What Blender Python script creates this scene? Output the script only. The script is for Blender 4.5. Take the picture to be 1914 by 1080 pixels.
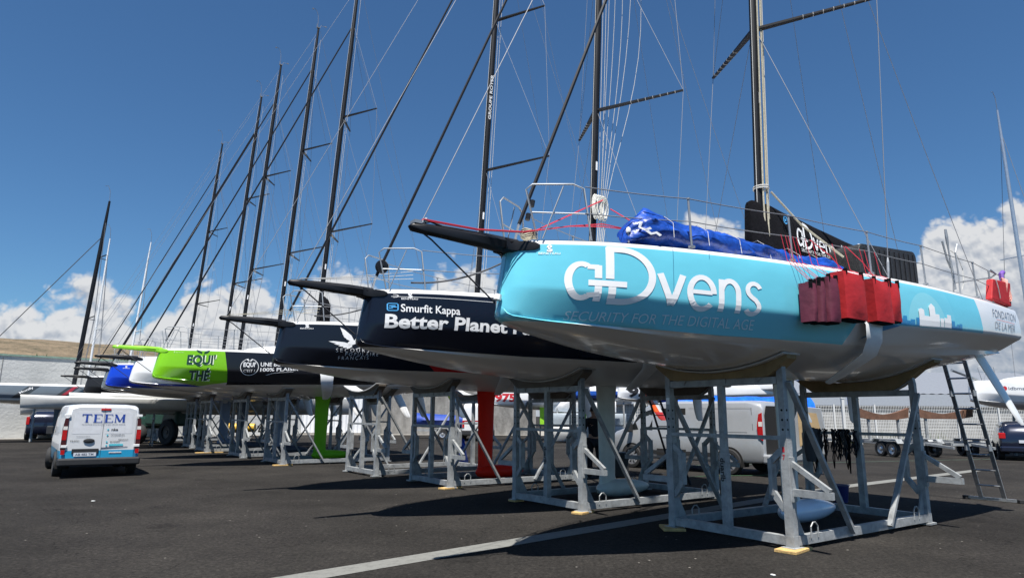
import bpy, bmesh, math, random
from mathutils import Vector, Matrix, noise
R = math.radians
random.seed(7)
scene = bpy.context.scene
for o in list(bpy.data.objects):
    bpy.data.objects.remove(o)

# ------------------------------------------------------------------ camera
cam_data = bpy.data.cameras.new('camera')
cam = bpy.data.objects.new('camera', cam_data)
scene.collection.objects.link(cam)
cam_data.sensor_width = 36.0
cam_data.lens = 36.0 * 1227.8 / 1914.0
cam_data.clip_start = 0.05
cam_data.clip_end = 3000.0
PITCH, ROLL = 0.190168, 0.007973
fw = Vector((0, math.cos(PITCH), math.sin(PITCH)))
up0 = Vector((0, -math.sin(PITCH), math.cos(PITCH)))
rt0 = Vector((1, 0, 0))
rt = math.cos(ROLL) * rt0 + math.sin(ROLL) * up0
up = -math.sin(ROLL) * rt0 + math.cos(ROLL) * up0
M = Matrix((rt, up, -fw)).transposed().to_4x4()
M.translation = Vector((0, 0, 1.53))
cam.matrix_world = M
scene.camera = cam

# ------------------------------------------------------------------ render / exposure
scene.render.engine = 'CYCLES'
scene.view_settings.view_transform = 'Standard'
scene.view_settings.look = 'None'
scene.view_settings.exposure = 0.8
scene.view_settings.gamma = 1.0
scene.cycles.max_bounces = 8
scene.cycles.sample_clamp_indirect = 6.0

# ------------------------------------------------------------------ sun: shadow of height 4 falls (0.17, 1.6) away from the camera
SUN_VEC = Vector((-0.22, -1.6, 4.0)).normalized()      # towards the sun
SUN_EL = math.asin(SUN_VEC.z)
SUN_AZ = math.atan2(SUN_VEC.x, SUN_VEC.y)               # clockwise from +Y
sd = bpy.data.lights.new('sun', 'SUN')
sd.energy = 5.0
sd.angle = R(0.53)
sd.color = (1.0, 0.96, 0.9)
sun = bpy.data.objects.new('sun', sd)
scene.collection.objects.link(sun)
sun.rotation_euler = SUN_VEC.to_track_quat('Z', 'Y').to_euler()
sun.location = (0, -10, 40)

# ------------------------------------------------------------------ sky with a band of cumulus near the horizon
world = bpy.data.worlds.new('World')
scene.world = world
world.use_nodes = True
wt = world.node_tree
wt.nodes.clear()
def wn(kind, **kw):
    n = wt.nodes.new(kind)
    for k, v in kw.items():
        setattr(n, k, v)
    return n
def wmath(op, a, b=None, c=None, clamp=False):
    n = wt.nodes.new('ShaderNodeMath'); n.operation = op; n.use_clamp = clamp
    for i, v in enumerate((a, b, c)):
        if v is None: continue
        if isinstance(v, (int, float)): n.inputs[i].default_value = v
        else: wt.links.new(v, n.inputs[i])
    return n.outputs[0]
sky = wn('ShaderNodeTexSky', sky_type='NISHITA')
sky.sun_disc = False
sky.sun_elevation = SUN_EL
sky.sun_rotation = SUN_AZ
sky.air_density = 1.0
sky.dust_density = 0.15
sky.ozone_density = 3.0
sky.altitude = 0.0
bgn = wn('ShaderNodeBackground'); bgn.inputs['Strength'].default_value = 0.054
out = wn('ShaderNodeOutputWorld')
tc = wn('ShaderNodeTexCoord')
sep = wn('ShaderNodeSeparateXYZ'); wt.links.new(tc.outputs['Generated'], sep.inputs[0])
ay = wmath('MAXIMUM', sep.outputs[1], 0.08)
U = wmath('DIVIDE', sep.outputs[0], ay)
W = wmath('DIVIDE', sep.outputs[2], ay)
# height of the cloud tops as a function of bearing (u = tan bearing, value = tan elevation)
CLOUD_TOPS = [(-1.6, .15), (-.873, .163), (-.787, .142), (-.756, .155), (-.699, .164), (-.655, .175), (-.626, .17), (-.585, .14), (-.532, .145),
              (-.518, .165), (-.492, .195), (-.454, .192), (-.42, .177), (-.395, .178), (-.35, .156), (-.306, .205), (-.282, .22),
              (-.248, .222), (-.214, .207), (-.185, .145), (-.145, .145), (-.127, .21), (-.065, .222), (-.014, .205), (.036, .155),
              (.20, .172), (.24, .25), (.281, .303), (.332, .307), (.365, .295), (.40, .25), (.452, .205), (.569, .205), (.62, .235), (.650, .285),
              (.70, .312), (.76, .330), (.82, .345), (1.0, .33), (1.4, .2), (2.0, .18)]
ramp = wn('ShaderNodeFloatCurve')
cv = ramp.mapping.curves[0]
u0, u1 = -1.6, 2.0
pts = [((u - u0) / (u1 - u0), t / 0.6) for u, t in CLOUD_TOPS]
cv.points[0].location = pts[0]; cv.points[1].location = pts[-1]
for p_ in pts[1:-1]:
    cv.points.new(*p_)
ramp.mapping.update()
un = wmath('DIVIDE', wmath('SUBTRACT', U, u0), u1 - u0, clamp=True)
wt.links.new(un, ramp.inputs['Value'])
TOP = wmath('ADD', wmath('MULTIPLY', ramp.outputs[0], 0.6), wmath('MULTIPLY', wmath('LESS_THAN', U, 0.1), 0.013))
comb = wn('ShaderNodeCombineXYZ')
wt.links.new(U, comb.inputs[0]); wt.links.new(W, comb.inputs[1])
def noise2(scale, off=(0, 0), detail=0.0, rough=0.5, ys=1.2):
    mp = wn('ShaderNodeMapping'); mp.inputs['Location'].default_value = (off[0], off[1] * ys, 0)
    mp.inputs['Scale'].default_value = (1, ys, 1)
    wt.links.new(comb.outputs[0], mp.inputs[0])
    nz = wn('ShaderNodeTexNoise', noise_dimensions='2D'); nz.inputs['Scale'].default_value = scale
    nz.inputs['Detail'].default_value = detail; nz.inputs['Roughness'].default_value = rough
    wt.links.new(mp.outputs[0], nz.inputs[0])
    return nz.outputs[0]
def billow(off=(0, 0)):
    """round puffs: sum of folded noises, 0 in the creases, about 1 on the puffs"""
    tot = None
    for k, (sc, am) in enumerate(((7.0, .50), (15.0, .30), (33.0, .20), (70.0, .11))):
        a = wmath('MULTIPLY', wmath('ABSOLUTE', wmath('SUBTRACT', noise2(sc, (off[0] + k * 3.7, off[1] + k * 1.9), 1.0), 0.5)), am * 4.6)
        tot = a if tot is None else wmath('ADD', tot, a)
    return tot
b0 = billow(); b1 = billow((0.002, 0.010))
dens = wmath('ADD', wmath('SUBTRACT', TOP, W), wmath('ADD', wmath('MULTIPLY', wmath('SUBTRACT', b0, 0.62), 0.062), wmath('MULTIPLY', wmath('SUBTRACT', noise2(60, (5, 5), 4.0, .6), .5), .016)))
cover = wt.nodes.new('ShaderNodeMapRange'); cover.interpolation_type = 'SMOOTHSTEP'
cover.inputs['From Min'].default_value = -0.010; cover.inputs['From Max'].default_value = 0.020
wt.links.new(dens, cover.inputs['Value'])
relief = wmath('MULTIPLY', wmath('SUBTRACT', b0, b1), 0.9)
depth = wmath('MULTIPLY', wmath('SUBTRACT', dens, 0.02), 4.2, clamp=True)      # far below the top the cloud is its shaded base
soft = noise2(5.5, (3.1, 1.7), 4.0, .5)
tone = wmath('ADD', wmath('SUBTRACT', 0.95, wmath('MULTIPLY', depth, wmath('MULTIPLY', soft, 1.15))), relief, clamp=True)
crmp = wn('ShaderNodeValToRGB')
e = crmp.color_ramp.elements
e[0].position = 0.25; e[0].color = (3.3, 3.9, 4.9, 1)
e[1].position = 0.95; e[1].color = (7.9, 8.0, 8.15, 1)
m_ = e.new(0.60); m_.color = (5.0, 5.4, 6.1, 1)
wt.links.new(tone, crmp.inputs[0])
tint = wn('ShaderNodeMixRGB', blend_type='MULTIPLY'); tint.inputs[0].default_value = 1.0
tint.inputs[2].default_value = (.60, .91, 1.13, 1)
wt.links.new(sky.outputs[0], tint.inputs[1])
mixc = wn('ShaderNodeMixRGB')
wt.links.new(wmath('MULTIPLY', cover.outputs[0], 0.97), mixc.inputs[0])
wt.links.new(tint.outputs[0], mixc.inputs[1]); wt.links.new(crmp.outputs[0], mixc.inputs[2])
wt.links.new(mixc.outputs[0], bgn.inputs[0])
wt.links.new(bgn.outputs[0], out.inputs[0])

# ================================================================== materials
MATS = {}
def mat(name, color, rough=0.5, metal=0.0, var=0.08, vscale=6.0, bump=0.0, bscale=60.0, coat=0.0, emit=0.0, alpha=1.0, spec=0.5):
    if name in MATS: return MATS[name]
    m = bpy.data.materials.new(name); m.use_nodes = True
    nt = m.node_tree; b = nt.nodes['Principled BSDF']
    c = tuple(color) + (1.0,)
    b.inputs['Roughness'].default_value = rough; b.inputs['Metallic'].default_value = metal
    b.inputs['Coat Weight'].default_value = coat; b.inputs['Coat Roughness'].default_value = 0.06
    b.inputs['Specular IOR Level'].default_value = spec
    tc = nt.nodes.new('ShaderNodeTexCoord')
    nz = nt.nodes.new('ShaderNodeTexNoise'); nz.inputs['Scale'].default_value = vscale; nz.inputs['Detail'].default_value = 6
    nz.inputs['Roughness'].default_value = 0.65
    nt.links.new(tc.outputs['Object'], nz.inputs[0])
    mx = nt.nodes.new('ShaderNodeMixRGB'); mx.inputs[1].default_value = tuple(x * (1 - var) for x in color) + (1,)
    mx.inputs[2].default_value = tuple(min(1, x * (1 + var)) for x in color) + (1,)
    rg = nt.nodes.new('ShaderNodeMapRange'); rg.inputs[1].default_value = 0.3; rg.inputs[2].default_value = 0.7
    nt.links.new(nz.outputs[0], rg.inputs[0]); nt.links.new(rg.outputs[0], mx.inputs[0])
    nt.links.new(mx.outputs[0], b.inputs['Base Color'])
    if bump:
        n2 = nt.nodes.new('ShaderNodeTexNoise'); n2.inputs['Scale'].default_value = bscale; n2.inputs['Detail'].default_value = 5
        nt.links.new(tc.outputs['Object'], n2.inputs[0])
        bp = nt.nodes.new('ShaderNodeBump'); bp.inputs['Strength'].default_value = bump; bp.inputs['Distance'].default_value = 0.02
        nt.links.new(n2.outputs[0], bp.inputs['Height']); nt.links.new(bp.outputs[0], b.inputs['Normal'])
    if emit:
        b.inputs['Emission Color'].default_value = c; b.inputs['Emission Strength'].default_value = emit
    if alpha < 1: b.inputs['Alpha'].default_value = alpha
    MATS[name] = m
    return m

def masks(m):
    """tiny helper that writes node maths over object coordinates for painted areas with sharp edges"""
    nt = m.node_tree
    tc = nt.nodes.new('ShaderNodeTexCoord'); sp = nt.nodes.new('ShaderNodeSeparateXYZ')
    nt.links.new(tc.outputs['Object'], sp.inputs[0])
    def f(op, a, b=None, c=None, clamp=False):
        n = nt.nodes.new('ShaderNodeMath'); n.operation = op; n.use_clamp = clamp
        for i, v in enumerate((a, b, c)):
            if v is None: continue
            if isinstance(v, (int, float)): n.inputs[i].default_value = v
            else: nt.links.new(v, n.inputs[i])
        return n.outputs[0]
    return nt, sp.outputs, f

def paint(name, base, layers, rough=0.22, coat=0.5, K=1.0, streak=0.05, spec=0.5):
    """hull paint: base colour plus (mask, colour) layers; a mask is a function of (f, x, y, z) in boat units"""
    if name in MATS: return MATS[name]
    m = bpy.data.materials.new(name); m.use_nodes = True
    nt, xyz, f = masks(m)
    b = nt.nodes['Principled BSDF']
    x = f('DIVIDE', xyz[0], K); y = f('DIVIDE', xyz[1], K); z = f('DIVIDE', xyz[2], K)
    tc = nt.nodes.new('ShaderNodeTexCoord')
    nz = nt.nodes.new('ShaderNodeTexNoise'); nz.inputs['Scale'].default_value = 1.7; nz.inputs['Detail'].default_value = 7
    mp = nt.nodes.new('ShaderNodeMapping'); mp.inputs['Scale'].default_value = (0.5, 1, 1.6)
    nt.links.new(tc.outputs['Object'], mp.inputs[0]); nt.links.new(mp.outputs[0], nz.inputs[0])
    cur = None
    col = nt.nodes.new('ShaderNodeRGB'); col.outputs[0].default_value = tuple(base) + (1,)
    cur = col.outputs[0]
    for mask, c in layers:
        mk = mask(f, x, y, z)
        mx = nt.nodes.new('ShaderNodeMixRGB'); nt.links.new(mk, mx.inputs[0]); nt.links.new(cur, mx.inputs[1])
        mx.inputs[2].default_value = tuple(c) + (1,)
        cur = mx.outputs[0]
    dirt = nt.nodes.new('ShaderNodeMixRGB'); dirt.blend_type = 'MULTIPLY'; dirt.inputs[0].default_value = 1.0
    mr = nt.nodes.new('ShaderNodeMapRange'); mr.inputs[1].default_value = 0.35; mr.inputs[2].default_value = 0.65
    mr.inputs[3].default_value = 1 - 2 * streak; mr.inputs[4].default_value = 1.0
    nt.links.new(nz.outputs[0], mr.inputs[0])
    nt.links.new(cur, dirt.inputs[1]); nt.links.new(mr.outputs[0], dirt.inputs[2])
    nt.links.new(dirt.outputs[0], b.inputs['Base Color'])
    b.inputs['Roughness'].default_value = rough; b.inputs['Coat Weight'].default_value = coat; b.inputs['Coat Roughness'].default_value = 0.05
    b.inputs['Specular IOR Level'].default_value = spec
    n2 = nt.nodes.new('ShaderNodeTexNoise'); n2.inputs['Scale'].default_value = 2.2; n2.inputs['Detail'].default_value = 2
    nt.links.new(tc.outputs['Object'], n2.inputs[0])
    bp = nt.nodes.new('ShaderNodeBump'); bp.inputs['Strength'].default_value = 0.10; bp.inputs['Distance'].default_value = 0.05
    nt.links.new(n2.outputs[0], bp.inputs['Height']); nt.links.new(bp.outputs[0], b.inputs['Normal'])
    MATS[name] = m
    return m
def half(a, bx, bz, d, soft=0.004):
    """1 where bx*x + bz*z + d > 0"""
    return lambda f, x, y, z: f('DIVIDE', f('ADD', f('ADD', f('MULTIPLY', x, bx), f('MULTIPLY', z, bz)), d), soft, clamp=True)
def above(z0, slope=0.0, x0=0.0): return half(0, -slope, 1.0, -z0 + slope * x0)
def below(z0, slope=0.0, x0=0.0): return half(0, slope, -1.0, z0 - slope * x0)
def aft(x0, slope=0.0, z0=3.5): return half(0, 1.0, -slope, -x0 + slope * z0)
def fore(x0, slope=0.0, z0=3.5): return half(0, -1.0, slope, x0 - slope * z0)
def both(*ms):
    def g(f, x, y, z):
        c = ms[0](f, x, y, z)
        for q in ms[1:]: c = f('MULTIPLY', c, q(f, x, y, z))
        return c
    return g
def disc(cx, cz, r, soft=0.01):
    return lambda f, x, y, z: f('DIVIDE', f('SUBTRACT', r, f('SQRT', f('ADD', f('POWER', f('SUBTRACT', x, cx), 2.0), f('POWER', f('SUBTRACT', z, cz), 2.0)))), soft, clamp=True)

# ================================================================== objects
def link(o): scene.collection.objects.link(o)
def thing(name, label, cat, loc=(0, 0, 0), rz=0.0, group=None):
    o = bpy.data.objects.new(name, None); link(o)
    o.location = loc; o.rotation_euler = (0, 0, rz)
    o.empty_display_size = 0.3
    tag(o, label, cat, group)
    return o
def tag(o, label=None, cat=None, group=None, kind=None):
    if label: o['label'] = label
    if cat: o['category'] = cat
    if group: o['group'] = group
    if kind: o['kind'] = kind
    return o
def put(name, me, parent=None, m=None):
    o = bpy.data.objects.new(name, me); link(o)
    if parent is not None: o.parent = parent
    if m is not None:
        if not me.materials: me.materials.append(None)
        o.material_slots[0].link = 'OBJECT'; o.material_slots[0].material = m
    return o
def copy_tree(o, parent=None):
    c = o.copy(); link(c); c.parent = parent
    for ch in list(o.children): copy_tree(ch, c)
    return c

class MB:
    def __init__(s, K=1.0): s.v = []; s.f = []; s.K = K
    def add(s, vs, fs):
        n = len(s.v); s.v += [tuple(v) for v in vs]; s.f += [tuple(i + n for i in f) for f in fs]; return s
    def box(s, c, d, rz=0.0, ry=0.0, rx=0.0):
        m = Matrix.Rotation(rz, 3, 'Z') @ Matrix.Rotation(ry, 3, 'Y') @ Matrix.Rotation(rx, 3, 'X')
        vs = [Vector(c) + m @ Vector((x * d[0] / 2, y * d[1] / 2, z * d[2] / 2)) for x in (-1, 1) for y in (-1, 1) for z in (-1, 1)]
        return s.add(vs, [(0, 1, 3, 2), (4, 6, 7, 5), (0, 4, 5, 1), (2, 3, 7, 6), (0, 2, 6, 4), (1, 5, 7, 3)])
    def bar(s, p, q, w, h, up=(0, 0, 1), w2=None, h2=None):
        p = Vector(p); q = Vector(q); d = (q - p).normalized(); u = Vector(up)
        if abs(d.dot(u)) > 0.98: u = Vector((1, 0, 0))
        a = d.cross(u).normalized(); b = a.cross(d)
        w2 = w if w2 is None else w2; h2 = h if h2 is None else h2
        vs = []
        for P, ww, hh in ((p, w, h), (q, w2, h2)):
            vs += [P + a * (x * ww / 2) + b * (y * hh / 2) for x, y in ((-1, -1), (1, -1), (1, 1), (-1, 1))]
        return s.add(vs, [(3, 2, 1, 0), (4, 5, 6, 7), (0, 1, 5, 4), (1, 2, 6, 5), (2, 3, 7, 6), (3, 0, 4, 7)])
    def tube(s, pts, r, n=6, ell=None, r2=None, cap=True):
        pts = [Vector(p) for p in pts]; rings = []
        N = len(pts); u = None
        for i, p in enumerate(pts):
            d = (pts[min(i + 1, N - 1)] - pts[max(i - 1, 0)])
            if d.length < 1e-9: d = Vector((0, 0, 1))
            d.normalize()
            if u is None:
                u = Vector((1, 0, 0)) if abs(d.x) < 0.9 else Vector((0, 1, 0))
            u = (u - d * u.dot(d)).normalized()
            w = d.cross(u)
            rr = r[i] if isinstance(r, (list, tuple)) else (r if r2 is None else r + (r2 - r) * i / (N - 1))
            ea, eb = ell if ell else (1, 1)
            rings.append([p + u * (rr * ea * math.cos(2 * math.pi * k / n)) + w * (rr * eb * math.sin(2 * math.pi * k / n)) for k in range(n)])
        b0 = len(s.v)
        for g in rings: s.v += [tuple(x) for x in g]
        for i in range(N - 1):
            for k in range(n):
                a = b0 + i * n + k; b = b0 + i * n + (k + 1) % n
                s.f.append((a, b, b + n, a + n))
        if cap:
            s.f.append(tuple(b0 + k for k in reversed(range(n)))); s.f.append(tuple(b0 + (N - 1) * n + k for k in range(n)))
        return s
    def lathe(s, c, axis, prof, n=24):
        """prof: list of (distance along axis, radius)"""
        c = Vector(c); d = Vector(axis).normalized()
        u = Vector((0, 0, 1)) if abs(d.z) < 0.9 else Vector((1, 0, 0)); u = (u - d * u.dot(d)).normalized(); w = d.cross(u)
        b0 = len(s.v)
        for h, r in prof:
            s.v += [tuple(c + d * h + u * (r * math.cos(2 * math.pi * k / n)) + w * (r * math.sin(2 * math.pi * k / n))) for k in range(n)]
        for i in range(len(prof) - 1):
            for k in range(n):
                a = b0 + i * n + k; b = b0 + i * n + (k + 1) % n
                s.f.append((a, b, b + n, a + n))
        return s
    def prism(s, poly, y0, y1, axis='y'):
        """extrude a closed 2D outline"""
        n = len(poly)
        def P(p, t): return (p[0], t, p[1]) if axis == 'y' else ((t, p[0], p[1]) if axis == 'x' else (p[0], p[1], t))
        vs = [P(p, y0) for p in poly] + [P(p, y1) for p in poly]
        return s.add(vs, [tuple(range(n)), tuple(range(2 * n - 1, n - 1, -1))] + [(i, i + n, (i + 1) % n + n, (i + 1) % n) for i in range(n)])
    def grid(s, rows, close=False):
        b0 = len(s.v); n = len(rows[0])
        for r_ in rows: s.v += [tuple(x) for x in r_]
        for i in range(len(rows) - 1):
            for k in range(n - (0 if close else 1)):
                a = b0 + i * n + k; b = b0 + i * n + (k + 1) % n
                s.f.append((a, b, b + n, a + n))
        return s
    def mesh(s, name, smooth=None, fix=True):
        me = bpy.data.meshes.new(name)
        me.from_pydata([(x * s.K, y * s.K, z * s.K) for x, y, z in s.v], [], s.f)
        if fix:
            bm = bmesh.new(); bm.from_mesh(me); bmesh.ops.recalc_face_normals(bm, faces=bm.faces); bm.to_mesh(me); bm.free()
        if smooth is not None:
            for p in me.polygons: p.use_smooth = True
            me.set_sharp_from_angle(angle=R(smooth))
        return me
    def build(s, name, m, parent=None, smooth=None, bevel=0.0, loc=None, fix=True):
        me = s.mesh(name, smooth, fix); me.materials.append(m)
        o = put(name, me, parent)
        if bevel:
            b = o.modifiers.new('bevel', 'BEVEL'); b.width = bevel; b.segments = 2; b.limit_method = 'ANGLE'; b.angle_limit = R(40)
        if loc: o.location = loc
        return o

def pchip(xs, ys):
    n = len(xs); h = [xs[i + 1] - xs[i] for i in range(n - 1)]; d = [(ys[i + 1] - ys[i]) / h[i] for i in range(n - 1)]
    m = [d[0]] + [0.0] * (n - 2) + [d[-1]]
    for i in range(1, n - 1):
        if d[i - 1] * d[i] > 0:
            w1 = 2 * h[i] + h[i - 1]; w2 = h[i] + 2 * h[i - 1]
            m[i] = (w1 + w2) / (w1 / d[i - 1] + w2 / d[i])
    def f(x):
        if x <= xs[0]: return ys[0]
        if x >= xs[-1]: return ys[-1]
        i = 0
        while x > xs[i + 1]: i += 1
        t = (x - xs[i]) / h[i]
        return (ys[i] * (2 * t ** 3 - 3 * t * t + 1) + h[i] * m[i] * (t ** 3 - 2 * t * t + t) + ys[i + 1] * (-2 * t ** 3 + 3 * t * t) + h[i] * m[i + 1] * (t ** 3 - t * t))
    return f
def mapr(t, a, b, c, d): t = min(1, max(0, (t - a) / (b - a))); return c + (d - c) * t

# ================================================================== hull lines (boat units; 1 boat unit = K metres; x aft, -y is the side facing the camera)
K = 0.827
B_ = pchip([-4.39, -4.36, -4.28, -4.15, -3.9, -3.5, -3, -2, -1, 0, 1, 2, 3.5, 5, 6, 7.1],
           [0.004, .13, .25, .37, .53, .75, .97, 1.31, 1.56, 1.74, 1.89, 2.0, 2.08, 2.08, 2.04, 1.96])
ZK_ = pchip([-4.39, -4.37, -4.30, -4.15, -3.23, -2.29, -1.27, 0, 2, 4, 5.5, 7.1],
            [3.20, 3.09, 3.03, 2.99, 2.85, 2.735, 2.65, 2.58, 2.52, 2.56, 2.75, 3.04])
ZC_ = pchip([-4.39, -3.4, -2, 0, 1.9, 3.5, 4.6, 7.1], [3.44, 3.38, 3.31, 3.28, 3.30, 3.35, 3.39, 3.475])
ZP_ = pchip([-4.39, -4.3, -3.4, -1.6, 0.4, 2, 4, 7.1], [3.24, 3.10, 3.02, 2.935, 2.93, 3.0, 3.12, 3.25])
FP_ = pchip([-4.39, -3.4, -2, 0, 3, 7.1], [.72, .79, .865, .90, .865, .80])
ZD = 4.05
def section(s, n=4):
    b = B_(s); zk = ZK_(s); zc = ZC_(s); zp = max(ZP_(s), zk + 0.01); fp = FP_(s)
    d = zp - zk
    low = [(0, zk), (.15 * b, zk + .03 * d), (.30 * b, zk + .10 * d), (.44 * b, zk + .22 * d), (.56 * b, zk + .36 * d), (.68 * b, zk + .54 * d), (.79 * b, zk + .72 * d), ((fp * 1.0) * b * .97, zk + .92 * d), (fp * b, zp)]
    up_ = [(b * (fp + (1 - fp) * .35), zp + (zc - zp) * .33), (b * (fp + (1 - fp) * .68), zp + (zc - zp) * .66), (b * (fp + (1 - fp) * .9), zc - .035), (b * .997, zc + .01), (b, zc + .08),
           (b * 1.0, zc + (ZD - zc) * .35), (b * .995, zc + (ZD - zc) * .6), (b * .985, ZD - .12), (b * .975, ZD - .03), (b * .962, ZD)]
    return low + up_
def shear(s, z):
    return .17 * min(1.0, max(0.0, (z - 3.09) / .99)) * max(0.0, 1 - (s + 4.39) / 1.2)
def hull_y(x, z):
    """half breadth of the hull at boat position x and height z"""
    s = max(-4.389, x - shear(x - .1, z))
    sec = section(s)
    for (y0, z0), (y1, z1) in zip(sec[3:], sec[4:]):
        if z0 <= z <= z1: return y0 + (y1 - y0) * (z - z0) / (z1 - z0)
    return sec[-1][0] if z > sec[-1][1] else sec[3][0]

# ================================================================== base colours
WHITE = (.80, .80, .79); BOTTOM = (.68, .665, .64); NAVY = (.008, .011, .022); BLACK = (.010, .010, .012)
m_white = mat('white_gelcoat', WHITE, .25, var=.04, coat=.3)
m_deck = mat('white_deck', (.78, .78, .76), .5, var=.05, bump=.2, bscale=200)
m_black = mat('black_carbon', (.008, .009, .012), .45, var=.25, spec=.3)
m_mast = mat('mast_black', (.006, .007, .010), .5, var=.3, vscale=2, spec=.25)
m_blackcloth = mat('black_cloth', (.006, .006, .008), .95, spec=.1, var=.3, bump=.5, bscale=25)
m_steel = mat('stainless_steel', (.30, .32, .34), .5, .45, var=.06)
m_wire = mat('grey_wire', (.16, .17, .19), .6, .2)
m_dwire = mat('dark_rope', (.03, .032, .04), .7)
m_lrope = mat('white_rope', (.46, .455, .43), .9)
m_trope = mat('tan_rope', (.40, .37, .28), .8, var=.3, vscale=40)
m_rrope = mat('red_rope', (.62, .03, .06), .7)
m_galv = mat('galvanised_steel', (.30, .312, .315), .5, .15, var=.34, vscale=7, bump=.15, bscale=40)
m_wood = mat('plywood', (.36, .25, .12), .75, var=.22, vscale=7, bump=.2, bscale=50)
m_timber = mat('pine_block', (.52, .34, .13), .8, var=.25, vscale=12, bump=.4, bscale=60)
m_pad = mat('grey_felt', (.42, .42, .41), .9, var=.15)
m_black_ink = mat('black_lettering', (.012, .012, .014), .5)
m_white_ink = mat('white_lettering', (.82, .82, .82), .4, var=.02)
m_grey_ink = mat('grey_lettering', (.56, .72, .78), .5, var=.02)
m_silver_ink = mat('silver_lettering', (.70, .70, .70), .35, var=.05)
m_green_ink = mat('dark_green_lettering', (.01, .05, .03), .4, var=.02)
m_red_ink = mat('red_lettering', (.50, .02, .03), .5)
m_slate_ink = mat('slate_lettering', (.10, .12, .16), .5)
m_blue_ink = mat('blue_lettering', (.03, .10, .42), .4)
m_lblue_ink = mat('light_blue_lettering', (.08, .38, .75), .4)
m_rubber = mat('tyre_rubber', (.018, .018, .019), .8, var=.2)

# ================================================================== lettering that follows a surface
def glyph_mesh(text, bold=0.0, shear_=0.0, spacing=1.0):
    cu = bpy.data.curves.new('text', 'FONT'); cu.body = text; cu.offset = bold; cu.shear = shear_; cu.space_character = spacing
    cu.resolution_u = 3
    o = bpy.data.objects.new('text', cu); link(o)
    dg = bpy.context.evaluated_depsgraph_get(); dg.update()
    me = bpy.data.meshes.new_from_object(o.evaluated_get(dg))
    bpy.data.objects.remove(o); bpy.data.curves.remove(cu)
    v = [(p.co.x, p.co.y) for p in me.vertices]; f = [tuple(p.vertices) for p in me.polygons]
    bpy.data.meshes.remove(me)
    return v, f
def normalise(v):
    x0 = min(p[0] for p in v); x1 = max(p[0] for p in v); y0 = min(p[1] for p in v); y1 = max(p[1] for p in v)
    return [((p[0] - x0) / (x1 - x0), (p[1] - y0) / (y1 - y0)) for p in v]
def stroke(pts, w, cap=True):
    """ribbon along a 2D polyline"""
    v = []; f = []; n = len(pts)
    for i, p in enumerate(pts):
        a = pts[max(0, i - 1)]; b = pts[min(n - 1, i + 1)]
        dx, dy = b[0] - a[0], b[1] - a[1]; l = math.hypot(dx, dy) or 1
        nx, ny = -dy / l * w / 2, dx / l * w / 2
        v += [(p[0] + nx, p[1] + ny), (p[0] - nx, p[1] - ny)]
    f = [(2 * i, 2 * i + 1, 2 * i + 3, 2 * i + 2) for i in range(n - 1)]
    return v, f
def merge(*parts):
    V = []; F = []
    for v, f in parts:
        n = len(V); V += v; F += [tuple(i + n for i in q) for q in f]
    return V, F
def arc(cx, cy, rx, ry, a0, a1, n=20):
    return [(cx + rx * math.cos(R(a0 + (a1 - a0) * i / n)), cy + ry * math.sin(R(a0 + (a1 - a0) * i / n))) for i in range(n + 1)]
def decal(name, vf, mapping, m, parent, cuts=(24, 6), K_=1.0):
    """2D outline in 0..1 x 0..1 cut into small pieces and laid on a surface by mapping(u, v) -> 3D"""
    v, f = vf
    bm = bmesh.new()
    vs = [bm.verts.new((p[0], p[1], 0)) for p in v]
    for q in f:
        try: bm.faces.new([vs[i] for i in q])
        except ValueError: pass
    x0 = min(p[0] for p in v); x1 = max(p[0] for p in v); y0 = min(p[1] for p in v); y1 = max(p[1] for p in v)
    for ax, (lo, hi), n in ((0, (x0, x1), cuts[0]), (1, (y0, y1), cuts[1])):
        for i in range(1, n):
            c = [0, 0, 0]; c[ax] = lo + (hi - lo) * i / n; nn = [0, 0, 0]; nn[ax] = 1
            bmesh.ops.bisect_plane(bm, geom=bm.verts[:] + bm.edges[:] + bm.faces[:], plane_co=c, plane_no=nn)
    for q in bm.verts:
        q.co = Vector(mapping(q.co.x, q.co.y)) * K_
    me = bpy.data.meshes.new(name); bm.to_mesh(me); bm.free(); me.materials.append(m)
    return put(name, me, parent)
def quad_map(BL, BR, TR, TL, surf):
    def g(u, v):
        s = (BL[0] * (1 - u) + BR[0] * u) * (1 - v) + (TL[0] * (1 - u) + TR[0] * u) * v
        z = (BL[1] * (1 - u) + BR[1] * u) * (1 - v) + (TL[1] * (1 - u) + TR[1] * u) * v
        return surf(s, z)
    return g
def port(s, z, e=.007): return (s, -hull_y(s, z) - e, z)
def hull_text(text, BL, BR, TR, TL, m, parent, bold=0.0, sh=0.0, sp=1.0, cuts=(24, 5), name='lettering'):
    v, f = glyph_mesh(text, bold, sh, sp)
    return decal(name, (normalise(v), f), quad_map(BL, BR, TR, TL, port), m, parent, cuts, K)

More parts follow.
